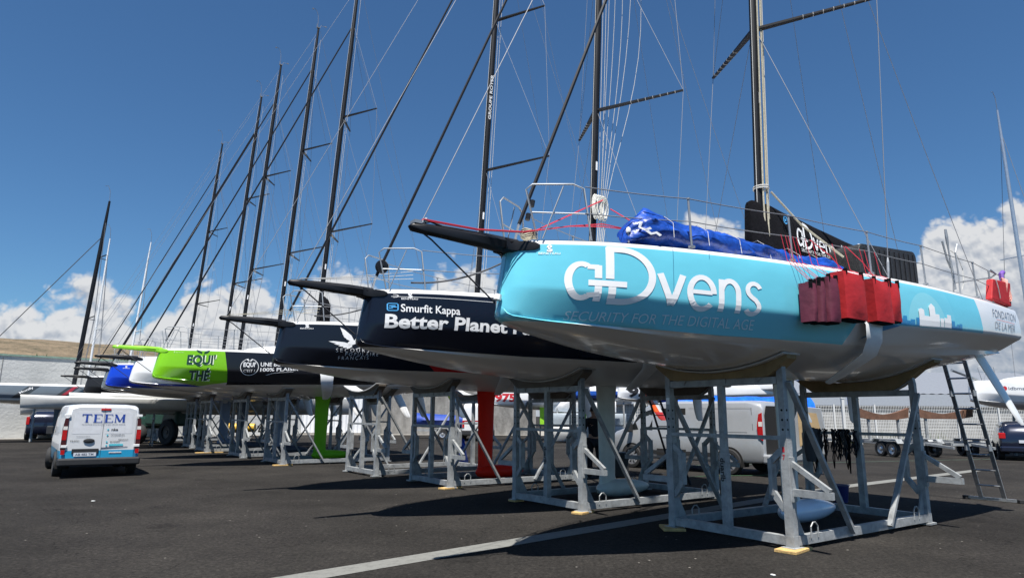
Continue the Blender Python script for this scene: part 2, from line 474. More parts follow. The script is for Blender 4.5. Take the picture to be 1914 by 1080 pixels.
# ================================================================== meshes shared by the racing yachts
def hull_mesh():
    S = [-4.39, -4.38, -4.36, -4.33, -4.28, -4.22, -4.15, -4.05, -3.95, -3.85, -3.7, -3.55, -3.4, -3.2, -3.0, -2.8, -2.6]
    s = -2.4
    while s < 7.1: S.append(s); s += .2
    S[-1] = 7.1 if 7.1 - S[-1] < .1 else S[-1]
    if S[-1] != 7.1: S.append(7.1)
    mb = MB(K); rows = []
    for s in S:
        sec = section(s)
        st = [(y, z) for y, z in sec]
        # refine between the control points
        ring = []
        for (y0, z0), (y1, z1) in zip(st, st[1:]):
            for t in (0, .5): ring.append((y0 + (y1 - y0) * t, z0 + (z1 - z0) * t))
        ring.append(st[-1])
        row = [(s + shear(s, z), -y, z) for y, z in reversed(ring)] + [(s + shear(s, z), y, z) for y, z in ring[1:]]
        rows.append(row)
    mb.grid(rows)
    n = len(rows[0]); b0 = (len(rows) - 1) * n
    mb.f.append(tuple(b0 + k for k in range(n)))           # transom
    return mb.mesh('hull', 32)
def deck_mesh():
    mb = MB(K); rows = []
    S = [-4.36, -4.28, -4.15, -4, -3.8, -3.5, -3, -2, -1, 0, 1, 2, 3, 4, 5, 6, 7.09]
    for s in S:
        b = B_(s) * .962; x = s + shear(s, ZD)
        rows.append([(x, b * t, ZD + .006 + .07 * (1 - t * t) * min(1, b)) for t in (-1, -.75, -.4, 0, .4, .75, 1)])
    mb.grid(rows)
    return mb.mesh('deck', 40)
def coachroof_mesh():
    mb = MB(K); rows = []
    for s, w, hh in ((-1.5, .25, .07), (-1.3, .5, .16), (-.8, .72, .27), (0, .88, .36), (1, .98, .42), (2, 1.0, .44), (2.9, .98, .44), (3.0, .97, .05)):
        rows.append([(s, w * math.sin(R(a)), ZD + .02 + hh * max(0, math.cos(R(a))) ** .45) for a in (-90, -84, -70, -50, -25, 0, 25, 50, 70, 84, 90)])
    mb.grid(rows)
    return mb.mesh('coachroof', 45)
def coaming_mesh():
    mb = MB(K)
    for sd_ in (-1, 1):
        mb.bar((3.1, sd_ * 1.15, ZD + .12), (6.6, sd_ * 1.2, ZD + .1), .3, .26)
    return mb.mesh('coaming', 40)
def keel_mesh():
    mb = MB(K); rows = []
    for z, c0, c1, t in ((2.62, 1.42, 2.10, .085), (2.2, 1.46, 2.03, .075), (1.2, 1.49, 2.0, .07), (.55, 1.50, 1.98, .07), (.35, 1.48, 2.05, .10)):
        ring = []
        for k in range(16):
            a = 2 * math.pi * k / 16
            xx = (1 - math.cos(a)) / 2
            th = t * (math.sin(a)) * (1 - .45 * xx)
            ring.append((c0 + (c1 - c0) * xx, th, z))
        rows.append(ring)
    mb.grid(rows, close=True)
    return mb.mesh('keel', 60)
def bulb_mesh():
    mb = MB(K)
    L = 1.68; prof = []
    N = 22
    for i in range(N + 1):
        t = i / N; r = .215 * (max(0.0, t) ** .42) * (max(0.0, 1 - t) ** .62) * 1.86
        prof.append((t * L, max(.002, min(r, .235))))
    # flattened body of revolution, round nose, long tail
    rows = [[(1.42 + d, r * 1.12 * math.cos(2 * math.pi * k / 20), .27 + r * .98 * math.sin(2 * math.pi * k / 20)) for k in range(20)] for d, r in prof]
    mb.grid(rows, close=True)
    return mb.mesh('bulb', 70)
def foil_mesh(side):
    """side foil: leaves the topside, hangs down and curls back under the hull"""
    mb = MB(K)
    path = [(.98, 1.86, 3.40, .50), (1.0, 1.95, 3.22, .50), (1.02, 1.93, 3.0, .47), (1.10, 1.80, 2.80, .44), (1.22, 1.50, 2.66, .40), (1.34, 1.20, 2.52, .34), (1.42, .98, 2.42, .22)]
    rows = []
    for i, (x, y, z, c) in enumerate(path):
        ring = []
        a = path[max(0, i - 1)]; b = path[min(len(path) - 1, i + 1)]
        dy, dz = b[1] - a[1], b[2] - a[2]; l = math.hypot(dy, dz); ny, nz = -dz / l, dy / l
        for k in range(12):
            an = 2 * math.pi * k / 12; xx = (1 - math.cos(an)) / 2; th = .035 * math.sin(an) * (1 - .4 * xx)
            ring.append((x + c * xx - c * .2, side * (y + ny * th), z + nz * th))
        rows.append(ring)
    mb.grid(rows, close=True); n = 12; b0 = (len(rows) - 1) * n
    mb.f.append(tuple(b0 + k for k in range(n)))
    return mb.mesh('foil', 60)
def rudder_mesh(side):
    mb = MB(K); rows = []
    for z, y, c0, c1, t in ((3.3, 1.28, 6.32, 6.80, .05), (2.9, 1.40, 6.50, 6.97, .045), (2.4, 1.54, 6.74, 7.18, .04), (2.0, 1.65, 6.96, 7.33, .03), (1.80, 1.70, 7.10, 7.40, .018), (1.74, 1.71, 7.20, 7.40, .008)):
        rows.append([(c0 + (c1 - c0) * (1 - math.cos(2 * math.pi * k / 12)) / 2, side * y + t * math.sin(2 * math.pi * k / 12), z) for k in range(12)])
    mb.grid(rows, close=True)
    mb.f.append(tuple(len(mb.v) - 12 + k for k in range(12)))
    return mb.mesh('rudder', 60)
def sprit_mesh():
    mb = MB(K); rows = []
    for x, hw, zt, zb in ((-5.66, .02, 4.045, 4.02), (-5.62, .06, 4.08, 3.985), (-5.45, .075, 4.095, 3.975), (-5.0, .10, 4.105, 3.955), (-4.6, .13, 4.11, 3.94), (-4.3, .16, 4.10, 3.93), (-4.16, .20, 4.09, 3.92)):
        zm = (zt + zb) / 2
        rows.append([(x, -hw * .6, zt), (x, -hw, zm + .3 * (zt - zm)), (x, -hw * .85, zb + .02), (x, -hw * .3, zb), (x, hw * .3, zb), (x, hw * .85, zb + .02), (x, hw, zm + .3 * (zt - zm)), (x, hw * .6, zt)])
    mb.grid(rows, close=True)
    mb.f.append(tuple(range(8))); mb.f.append(tuple(len(mb.v) - 8 + k for k in range(8)))
    # fairings that run back along both sides of the bow
    for sd_ in (-1, 1):
        rr = []
        for x, zt, zb in ((-4.36, 4.085, 3.93), (-4.28, 4.075, 3.92), (-4.20, 4.06, 3.91), (-4.12, 4.045, 3.91), (-4.06, 4.03, 3.915), (-4.01, 4.0, 3.94)):
            y = hull_y(x, 3.96) if x > -4.2 else max(.12, hull_y(max(x, -4.36), 3.96))
            e = .04 if x < -4.05 else .025
            rr.append([(x, sd_ * (y - .05), zt), (x, sd_ * (y + e * .8), zt - .01), (x, sd_ * (y + e), (zt + zb) / 2), (x, sd_ * (y + e * .8), zb + .01), (x, sd_ * (y - .05), zb)])
        mb.grid(rr, close=True); mb.f.append(tuple(len(mb.v) - 5 + k for k in range(5)))
    return mb.mesh('bowsprit', 50)
def mx(z): return 1.30 + .0556 * (z - 4.1)
def mast_mesh():
    mb = MB(K); rows = []
    for z in (4.1, 6, 9, 12, 15, 18, 19, 20, 20.7, 21.2):
        k_ = 1 if z <= 18 else mapr(z, 18, 21.2, 1, .55)
        rows.append([(mx(z) + .105 * k_ * math.cos(2 * math.pi * k / 14) * (1.0 if math.cos(2 * math.pi * k / 14) < 0 else .8), .075 * k_ * math.sin(2 * math.pi * k / 14), z) for k in range(14)])
    mb.grid(rows, close=True); mb.f.append(tuple(len(mb.v) - 14 + k for k in range(14)))
    return mb.mesh('mast', 60)
LOW, UPP = 9.28, 14.5
TIPL = lambda sd_: (2.68, sd_ * 1.82, 9.42)
TIPU = lambda sd_: (2.80, sd_ * 1.45, 14.62)
def spreader_mesh(tip, z, side):
    mb = MB(K); t = tip(side)
    mb.bar((mx(z) + .02, side * .05, z), t, .12, .045, w2=.06, h2=.03)
    # light tape bands along the arm
    return mb.mesh('spreader')
def wand_mesh():
    mb = MB(K)
    x = mx(21.2)
    mb.tube([(x - .05, 0, 21.2), (x - .05, 0, 21.75), (x - .07, 0, 21.95), (x - .15, 0, 22.15), (x - .26, 0, 22.24), (x - .33, 0, 22.22)], .011, 5)
    mb.tube([(x + .03, 0, 21.2), (x + .12, 0, 21.42), (x + .34, 0, 21.42)], .010, 5)
    mb.box((x + .36, 0, 21.44), (.10, .02, .05)); mb.box((x - .35, 0, 22.20), (.06, .06, .05))
    mb.box((x - .02, 0, 21.25), (.16, .10, .05)); mb.tube([(x - .09, 0, 21.2), (x - .09, 0, 21.45)], .012, 5)
    return mb.mesh('wind_wand')
def stanchion_mesh():
    mb = MB(K); mb.tube([(0, 0, 0), (-.03, 0, .68)], .016, 8); mb.tube([(-.03, 0, .68), (-.03, 0, .70)], .024, 8); mb.box((0, 0, .02), (.07, .06, .03))
    return mb.mesh('stanchion', 50)
def pulpit_mesh(side):
    mb = MB(K)
    y = side
    leg1 = (-4.02, y * .36, 4.07); leg2 = (-3.42, y * .72, 4.07)
    a = (-4.16, y * .30, 4.72); b = (-4.08, y * .33, 4.80); c = (-3.62, y * .60, 4.82); d = (-3.50, y * .68, 4.76)
    mb.tube([leg1, a, b, c, d, leg2], .013, 8)
    mb.tube([(-4.09, y * .33, 4.42), (-3.46, y * .70, 4.42)], .010, 6)
    mb.tube([(-3.98, y * .42, 4.07), (-3.74, y * .55, 4.78)], .010, 6)
    return mb.mesh('pulpit', 50)
def lifeline_mesh(side, top):
    mb = MB(K); h = .68 if top else .36
    P = [(-3.5, side * .70, 4.78 if top else 4.42)] + [(s - .02, side * (B_(s) * .93), ZD + .04 + h) for s in (-2.05, -.28, 1.5, 3.1, 5.2)] + [(6.9, side * 1.78, ZD + .04 + h)]
    Q = []
    for a, b in zip(P, P[1:]):
        for i in range(6):
            t = i / 6; Q.append((a[0] + (b[0] - a[0]) * t, a[1] + (b[1] - a[1]) * t, a[2] + (b[2] - a[2]) * t - .05 * t * (1 - t)))
    Q.append(P[-1])
    mb.tube(Q, .0075, 4)
    return mb.mesh('lifeline')
def pushpit_mesh(side):
    mb = MB(K)
    mb.tube([(6.2, side * 1.85, 4.07), (6.15, side * 1.85, 4.75), (6.3, side * 1.83, 4.80), (6.85, side * 1.74, 4.80), (6.98, side * 1.6, 4.76), (6.98, side * .9, 4.76), (6.98, side * .85, 4.07)], .018, 8)
    return mb.mesh('pushpit', 50)
def wire(pts, r, n=4):
    mb = MB(K); mb.tube(pts, r, n); return mb.mesh('wire')
def sag(a, b, d, n=10):
    a = Vector(a); b = Vector(b)
    return [tuple(a.lerp(b, i / n) - Vector((0, 0, d * 4 * (i / n) * (1 - i / n)))) for i in range(n + 1)]
CH = lambda sd_: (1.95, sd_ * 1.86, 4.08)
SHARED = dict(
    deck=deck_mesh(), coachroof=coachroof_mesh(), coaming=coaming_mesh(), keel=keel_mesh(), bulb=bulb_mesh(),
    foil=[foil_mesh(-1), foil_mesh(1)], rudder=[rudder_mesh(-1), rudder_mesh(1)], sprit=sprit_mesh(), mast=mast_mesh(),
    spr=[spreader_mesh(TIPL, LOW, -1), spreader_mesh(TIPL, LOW, 1), spreader_mesh(TIPU, UPP, -1), spreader_mesh(TIPU, UPP, 1)],
    wand=wand_mesh(), stan=stanchion_mesh(), pulpit=[pulpit_mesh(-1), pulpit_mesh(1)], pushpit=[pushpit_mesh(-1), pushpit_mesh(1)],
    life=[lifeline_mesh(-1, True), lifeline_mesh(1, True), lifeline_mesh(-1, False), lifeline_mesh(1, False)],
    hull=hull_mesh())
def rig(rr):
    """wires of the rig for one thickness (far boats keep the same real wires)"""
    w = []
    w.append(('forestay', wire([(-4.05, 0, 4.35), (mx(18.8) - .1, 0, 18.8)], .029, 6), m_mast))
    w.append(('forestay_fitting', wire([(-4.12, 0, 4.10), (-4.05, 0, 4.36)], .018, 5), m_steel))
    w.append(('genoa_stay', wire([(-5.50, 0, 4.10), (mx(20.9) - .06, 0, 20.9)], .006 * rr), m_wire))
    w.append(('bobstay', wire([(-5.5, 0, 4.0), (-5.35, 0, 3.92), (-4.41, 0, 3.24)], .012 * rr), m_dwire))
    for s in (-1, 1):
        w.append(('cap_shroud', wire([CH(s), TIPL(s), TIPU(s), (mx(19), 0, 19.0)], .007 * rr), m_wire))
        w.append(('lower_shroud', wire([CH(s), (mx(9.2), s * .06, 9.2)], .006 * rr), m_wire))
        w.append(('intermediate_shroud', wire([TIPL(s), (mx(14.4), s * .06, 14.4)], .006 * rr), m_wire))
        w.append(('running_backstay', wire(sag((mx(18.6) + .08, s * .03, 18.6), (6.6, s * 1.55, 4.2), .25), .006 * rr), m_wire))
    w.append(('backstay', wire([(mx(21.1) + .1, 0, 21.1), (7.0, 0, 4.2)], .006 * rr), m_wire))
    mb = MB(K)
    for dx, dy, dz in ((.16, .02, 18), (.20, -.05, 20.6), (-.13, -.03, 20.6)):
        mb.tube([(mx(4.6) + dx, dy, 4.3), (mx(12) + dx * 1.05, dy, 12), (mx(dz) + dx * .8, dy, dz)], .008 * rr, 4)
    w.append(('halyard', mb.mesh('halyard'), m_lrope))
    return w
RIG = rig(1.0)

STANDS = [(2.811, 8.886, .6139), (0.637, 11.762, .6335), (-1.786, 15.189, .607), (-3.877, 17.648, .6285), (-7.38, 21.105, .6285),
          (-9.785, 24.164, .6285), (-12.412, 27.187, .6285), (-14.512, 30.366, .6285), (-19.14, 36.415, .6285)]
GY = 'racing yachts lined up on steel cradles'
def yacht(i, label, hull_m, keel_m, bulb_m, sprit_m, rudder_m=None, foil_m=None, mast=True, dz=0.0, pose=None):
    x, y, a = pose or STANDS[i]
    t = thing('racing_yacht', label, 'yacht', (x, y, dz), a, GY)
    hull = put('hull', SHARED['hull'], t, hull_m)
    put('deck', SHARED['deck'], t, m_deck)
    put('coachroof', SHARED['coachroof'], t, m_white)
    put('coaming', SHARED['coaming'], t, m_white)
    k = put('keel', SHARED['keel'], t, keel_m); put('bulb', SHARED['bulb'], k, bulb_m)
    for s in (0, 1):
        put('rudder', SHARED['rudder'][s], t, (rudder_m if s == 0 else None) or m_white)
        put('foil', SHARED['foil'][s], t, foil_m or mat('foil_white', (.66, .67, .67), .35))
        put('pulpit', SHARED['pulpit'][s], t, m_steel); put('pushpit', SHARED['pushpit'][s], t, m_steel)
        put('lifeline', SHARED['life'][s], t, m_wire); put('lifeline', SHARED['life'][2 + s], t, m_wire)
        sd_ = -1 if s == 0 else 1
        for q in (-2.05, -.28, 1.5, 3.1, 5.2):
            o = put('stanchion', SHARED['stan'], t, m_steel); o.location = (q * K, sd_ * B_(q) * .93 * K, (ZD + .03) * K)
    put('bowsprit', SHARED['sprit'], t, sprit_m)
    if mast:
        mo = put('mast', SHARED['mast'], t, m_mast)
        for s in range(4): put('spreader', SHARED['spr'][s], mo, m_mast)
        put('wind_wand', SHARED['wand'], mo, m_wire)
        MB(K).bar((mx(7.68) - .012, -.086, 7.68), (mx(7.9) - .012, -.086, 7.9), .055, .004, up=(0, 1, 0)).build('mast_label', m_white_ink, mo)
        for nm, me, m in RIG: put(nm, me, t, m)
    return t, hull

edge_white = (above(3.995), WHITE)
bottom_fwd = (both(fore(1.9, 0), lambda f, x, y, z: f('DIVIDE', f('SUBTRACT', f('ADD', 2.93, f('MAXIMUM', f('MULTIPLY', f('ADD', x, 1.6), -.035), 0.0)), z), .004, clamp=True)), BOTTOM)
def chine_mask(f, x, y, z):       # below the soft chine on the after body
    c = f('ADD', f('MULTIPLY', f('SUBTRACT', x, 1.9), .034), 3.285)
    return f('DIVIDE', f('SUBTRACT', c, z), .004, clamp=True)
bottom_aft = (both(aft(1.0, .25, 3.3), chine_mask), BOTTOM)
bottom_aft0 = (both(aft(.86, .35, 3.3), chine_mask), BOTTOM)
BLUE = (.15, .58, .71)
p0 = paint('paint_sky_blue', BLUE, [
    (both(disc(2.75, 3.28, .98), above(3.28)), (.17, .60, .73)), (both(disc(2.75, 3.28, .62), above(3.28)), (.25, .66, .75)),
    (both(aft(4.8, -.22, 3.7)), WHITE),
    bottom_aft0, bottom_fwd, edge_white,
    ], K=K)
p1 = paint('paint_midnight', (.006, .009, .018), [bottom_fwd, (both(aft(1.0), below(3.0, .06, 1.0)), BOTTOM), (above(3.975), WHITE)], K=K, coat=.08, rough=.24, streak=.02, spec=.3)
p2 = paint('paint_black', (.009, .012, .020), [(both(aft(-.95, -1.2, 3.1), below(3.12, .02, 0), fore(4)), (.55, .02, .02)), bottom_fwd, (both(aft(1.0), below(3.0, .06, 1.0)), BOTTOM), (above(3.975), WHITE)], K=K, coat=.08, rough=.24, streak=.02, spec=.3)
GREEN = (.19, .50, .012)
def green_mask(f, x, y, z):
    return f('DIVIDE', f('SUBTRACT', f('SUBTRACT', -2.24, f('MULTIPLY', f('SUBTRACT', z, 3.5), .17)), x), .004, clamp=True)
def green_low(f, x, y, z):       # lower edge of the green sweeps down and back up
    c = f('ADD', 2.80, f('MULTIPLY', f('ABSOLUTE', f('ADD', x, 2.87)), .16))
    return f('DIVIDE', f('SUBTRACT', c, z), .004, clamp=True)
def low_b(f, x, y, z):
    return f('DIVIDE', f('SUBTRACT', f('ADD', 2.90, f('MULTIPLY', x, .03)), z), .004, clamp=True)
p4 = paint('paint_green_black', (.012, .013, .017), [(low_b, BOTTOM), (green_mask, GREEN), (both(green_mask, green_low), BOTTOM), (above(3.985), WHITE)], K=K, streak=.03, coat=.1, spec=.35)
p5 = paint('paint_white_blue_foot', WHITE, [(both(below(3.0), above(2.90)), (.012, .04, .30)), (below(2.90), BOTTOM)], K=K)
p6 = paint('paint_royal_blue', (.006, .05, .55), [(below(3.0), BOTTOM), (both(below(3.05), above(2.95)), (.01, .03, .2)), (above(3.99), WHITE)], K=K)
p7 = paint('paint_slate_grey', (.16, .18, .19), [(below(2.95), BOTTOM), (above(3.98), WHITE)], K=K)
p8 = paint('paint_matt_black', (.012, .012, .014), [(below(2.9), (.05, .05, .05)), (above(4.0), WHITE)], K=K, coat=.1, rough=.5)
m_kwhite = mat('keel_white', (.60, .64, .60), .4, coat=.1)
m_bwhite = mat('bulb_white', (.72, .78, .88), .25, coat=.5, var=.03)
m_kred = mat('keel_red', (.90, .022, .008), .45, var=.04, spec=.2)
m_kgreen = mat('keel_green', (.16, .48, .012), .45, var=.05, spec=.2)
m_kblue = mat('keel_blue_grey', (.20, .27, .40), .35, coat=.3)
m_knavy = mat('keel_dark', (.06, .08, .11), .35)
m_sgreen = mat('sprit_green', (.25, .62, .03), .35, coat=.3)

y0, h0 = yacht(0, 'nearest racing yacht with a sky blue hull and red bags hung over its side', p0, m_kwhite, m_bwhite, m_black)
y1, h1 = yacht(1, 'midnight blue racing yacht with silver lettering about a better planet', p1, m_kwhite, m_kwhite, m_black, rudder_m=mat('rudder_grey', (.40, .44, .48), .4))
y2, h2 = yacht(2, 'black racing yacht with a white dove on the bow and a red keel', p2, m_kred, m_kred, m_black, rudder_m=paint('rudder_orange', (.72, .72, .70), [(lambda f, x, y, z: f('DIVIDE', f('SUBTRACT', f('SUBTRACT', 8.31, f('MULTIPLY', z, .565)), x), .01, clamp=True), (.85, .13, .01)), (below(2.0), (.55, .03, .02))], K=K))
y4, h4 = yacht(4, 'racing yacht with a lime green bow, black side and green keel', p4, m_kgreen, m_kgreen, m_sgreen, rudder_m=paint('rudder_yellow', (.74, .74, .72), [(lambda f, x, y, z: f('DIVIDE', f('SUBTRACT', f('SUBTRACT', 8.31, f('MULTIPLY', z, .565)), x), .01, clamp=True), (.65, .70, .03)), (below(2.25), (.12, .15, .18))], K=K))
y5, h5 = yacht(5, 'plain white racing yacht between the green one and the royal blue one', p5, m_kblue, m_knavy, m_black)
y6, h6 = yacht(6, 'royal blue racing yacht behind the plain white one', p6, m_knavy, m_knavy, m_black)
y7, h7 = yacht(7, 'slate grey racing yacht between the royal blue one and the matt black one', p7, m_kblue, m_kblue, m_black)
y8, h8 = yacht(8, 'matt black racing yacht at the far end of the row', p8, m_kblue, m_knavy, m_black)

# ------------------------------------------------------------------ lettering and marks
def seahorse():
    a = stroke([(.30, .55), (.34, .80), (.55, .93), (.74, .82), (.70, .66), (.52, .58), (.42, .44), (.55, .32), (.78, .30), (.82, .16), (.66, .06), (.40, .08), (.22, .20)], .21)
    b = stroke([(.52, .93), (.48, 1.0)], .10); return merge(a, b)
def builder_mark(h, BL, BR, TR, TL, wBL, wTR, m=m_white_ink):
    decal('emblem', seahorse(), quad_map(BL, BR, TR, TL, port), m, h, (3, 3), K)
    hull_text('BENETEAU', wBL, (wTR[0], wBL[1]), wTR, (wBL[0], wTR[1]), m, h, bold=.01, cuts=(6, 2))
builder_mark(h0, (-3.958, 3.90), (-3.868, 3.90), (-3.86, 3.99), (-3.95, 3.99), (-4.025, 3.862), (-3.795, 3.89))
builder_mark(h1, (-3.72, 3.90), (-3.62, 3.90), (-3.62, 3.99), (-3.72, 3.99), (-3.80, 3.865), (-3.55, 3.895))
builder_mark(h2, (-3.83, 3.90), (-3.72, 3.90), (-3.72, 3.985), (-3.83, 3.985), (-3.91, 3.86), (-3.64, 3.89))
builder_mark(h4, (-3.86, 3.90), (-3.80, 3.90), (-3.80, 3.96), (-3.86, 3.96), (-3.78, 3.90), (-3.55, 3.93), mat('pale_green_lettering', (.45, .75, .25), .4))
builder_mark(h6, (-3.74, 3.86), (-3.62, 3.86), (-3.62, 3.95), (-3.74, 3.95), (-3.80, 3.82), (-3.54, 3.85))
# the big name: a crossed pair of letters a and D, then v e n s, drawn as strokes
def big_name():
    w = .032
    A = (lambda pts: [(p[0], p[1]) for p in pts])
    s = []
    sx = .36      # aspect: unit height is this much of unit width
    def S(pts, ww=w):
        # strokes drawn in true proportion (x scaled), then squeezed back
        v, f = stroke([(p[0], p[1] * sx) for p in pts], ww); return ([(a, b / sx) for a, b in v], f)
    s.append(S(arc(.072, .375, .056, .30, 62, 300, 26)))                      # bowl of a
    s.append(S([(.096, .628), (.146, .628)], .030)); s.append(S([(.143, .66), (.143, .43)])); s.append(S([(.143, .29), (.143, .08), (.143, .03)]))
    s.append(S([(.096, .125), (.15, .15)], .030))
    s.append(S([(.100, .345), (.272, .345)], .036))                           # cross bar
    s.append(S([(.194, 1.0), (.194, .43)], .038)); s.append(S([(.205, .29), (.205, .05)], .034))
    s.append(S([(.18, .965)] + arc(.245, .505, .150, .46, 90, -90, 26) + [(.19, .045)], .036))
    s.append(S([(.435, .60), (.494, .06)], .034)); s.append(S([(.494, .06), (.553, .60)], .034))
    s.append(S([(.588, .335), (.712, .335)], .026)); s.append(S(arc(.655, .32, .066, .28, 0, 318, 26)))
    s.append(S([(.765, .60), (.765, .03)])); s.append(S([(.765, .42)] + arc(.815, .37, .050, .215, 160, 0, 16) + [(.865, .03)]))
    s.append(S(arc(.962, .465, .040, .125, 20, 215, 14) + [(.945, .345), (.972, .29)] + arc(.950, .17, .042, .125, 45, -150, 14), .028))
    return merge(*s)
NAME = big_name()
NM = quad_map((-3.78, 3.262), (-1.10, 3.19), (-1.06, 3.962), (-3.755, 3.985), port)
decal('lettering', NAME, NM, m_white_ink, h0, (40, 12), K)
hull_text('SECURITY FOR THE DIGITAL AGE', (-3.72, 3.035), (-1.096, 3.02), (-1.141, 3.155), (-3.726, 3.145), m_grey_ink, h0, bold=-.006, sh=.18, cuts=(30, 3))
hull_text('FONDATION', (5.42, 3.735), (6.80, 3.77), (6.95, 3.93), (5.50, 3.90), m_slate_ink, h0, bold=-.012)
hull_text('DE LA MER', (5.44, 3.52), (6.64, 3.54), (6.72, 3.69), (5.50, 3.655), m_slate_ink, h0, bold=-.012)
decal('lettering', stroke([(0, .5), (1, .5)], .6), quad_map((5.6, 3.70), (6.7, 3.715), (6.7, 3.725), (5.6, 3.71), port), m_red_ink, h0, (8, 1), K)
def skyline(spec):
    V = []; F = []
    for x0, x1, y1, peak in spec:
        b = len(V)
        if peak: V += [(x0, 0), (x1, 0), (x1, y1), ((x0 + x1) / 2, y1 + peak), (x0, y1)]; F.append((b, b + 1, b + 2, b + 3, b + 4))
        else: V += [(x0, 0), (x1, 0), (x1, y1), (x0, y1)]; F.append((b, b + 1, b + 2, b + 3))
    return V, F
SK = quad_map((1.86, 3.30), (3.95, 3.365), (3.95, 3.76), (1.86, 3.76), port)
decal('skyline', skyline([(0, 1.0, .03, 0), (0, .06, .22, 0), (.06, .11, .32, 0), (.11, .16, .16, 0), (.16, .22, .22, 0), (.24, .30, .30, 0), (.80, .86, .34, 0), (.86, .90, .14, 0), (.90, .94, .22, 0), (.95, 1.0, .26, 0)]), SK, mat('mid_blue_print', (.02, .22, .48), .3), h0, (12, 4), K)
SK2 = quad_map((1.86, 3.30), (3.95, 3.365), (3.95, 3.76), (1.86, 3.76), lambda s, z: port(s, z, .012))
decal('skyline', skyline([(.28, .79, .04, 0), (.28, .36, .62, .05), (.36, .44, .40, 0), (.44, .53, .80, .12), (.53, .59, .52, 0), (.60, .66, .38, 0), (.67, .72, .42, 0), (.72, .79, .56, 0)]), SK2, m_white_ink, h0, (12, 4), K)
# dark blue sweep below the foil and white sweeps
decal('stripe', ([(0, 1), (1, 1), (.35, .5), (0, 0)], [(0, 3, 2, 1)]), quad_map((1.05, 3.02), (1.75, 3.10), (1.9, 3.28), (1.55, 3.28), port), mat('mid_blue_print', (.02, .22, .48), .3), h0, (6, 6), K)
# yacht 1
hull_text('Smurfit Kappa', (-3.807, 3.60), (-2.861, 3.57), (-2.863, 3.76), (-3.807, 3.785), m_white_ink, h1, bold=.012, cuts=(14, 3))
hull_text('Better Planet Packaging', (-4.046, 3.27), (-.45, 3.235), (-.43, 3.53), (-4.034, 3.60), m_silver_ink, h1, bold=.03, cuts=(40, 4))
LQ = quad_map((-4.03, 3.655), (-3.825, 3.655), (-3.825, 3.795), (-4.03, 3.80), port)
ring_ = stroke([(.12, .5), (.12, .15), (.2, .05), (.8, .05), (.88, .15), (.88, .85), (.8, .95), (.2, .95), (.12, .85), (.12, .5)], .09)
decal('emblem', merge(ring_, stroke([(.22, .35), (.5, .35), (.40, .5), (.78, .5)], .12), stroke([(.25, .62), (.55, .66), (.7, .66)], .12)), LQ, m_lblue_ink, h1, (6, 4), K)
decal('stripe', stroke([(0, .5), (1, .5)], 1.0), quad_map((-3.95, 3.915), (-.5, 3.855), (-.5, 3.863), (-3.95, 3.922), port), m_white_ink, h1, (24, 1), K)
decal('stripe', stroke(arc(.5, .5, .45, .45, 100, -100, 14), .1), quad_map((-4.0, 3.89), (-3.86, 3.89), (-3.86, 3.95), (-4.0, 3.95), lambda s, z: port(s, z, .06)), m_white_ink, h1, (4, 3), K)
# yacht 2: a dove drawn as feathers, and hand lettering
def dove():
    s = []
    def feather(p, q, w):
        d = (q[0] - p[0], q[1] - p[1]); l = math.hypot(*d); n = (-d[1] / l * w, d[0] / l * w)
        P = [p, (p[0] + d[0] * .35 + n[0], p[1] + d[1] * .35 + n[1]), (p[0] + d[0] * .8 + n[0] * .7, p[1] + d[1] * .8 + n[1] * .7), q, (p[0] + d[0] * .8 - n[0] * .7, p[1] + d[1] * .8 - n[1] * .7), (p[0] + d[0] * .35 - n[0], p[1] + d[1] * .35 - n[1])]
        return (P, [(0, 1, 2, 3, 4, 5)])
    root1 = (.55, .40); root2 = (.50, .22)
    for k, t in enumerate([(.22, .98), (.25, .84), (.27, .72), (.30, .60), (.36, .50)]): s.append(feather(root1, t, .055))
    for k, t in enumerate([(-.02, .34), (.10, .23), (.20, .14), (.30, .07), (.40, .03)]): s.append(feather(root2, t, .055))
    s.append(feather((.60, .42), (.42, .20), .10))
    s.append(stroke([(.56, .38), (.62, .55), (.70, .68), (.79, .72), (.83, .66), (.80, .58)], .025)); s.append(stroke([(.80, .72), (.84, .60)], .022))
    s.append(stroke([(.60, .02), (.72, .12), (.85, .18), (1.0, .22)], .022))
    for k, t in enumerate([(1.06, .66), (1.1, .56), (1.1, .46), (1.08, .36)]): s.append(stroke([(.86, .5 - .04 * k), t], .03))
    return merge(*s)
decal('emblem', dove(), quad_map((-3.30, 3.39), (-2.33, 3.39), (-2.33, 3.93), (-3.30, 3.93), port), m_white_ink, h2, (10, 8), K)
hull_text('S E C O U R S', (-3.145, 3.318), (-2.42, 3.335), (-2.43, 3.43), (-3.15, 3.405), m_white_ink, h2, bold=-.012)
hull_text('P O P U L A I R E', (-2.93, 3.235), (-2.20, 3.255), (-2.20, 3.335), (-2.935, 3.312), m_white_ink, h2, bold=-.012)
hull_text('F R A N \u00c7 A I S', (-3.06, 3.12), (-2.40, 3.15), (-2.41, 3.245), (-3.07, 3.22), m_white_ink, h2, bold=-.012)
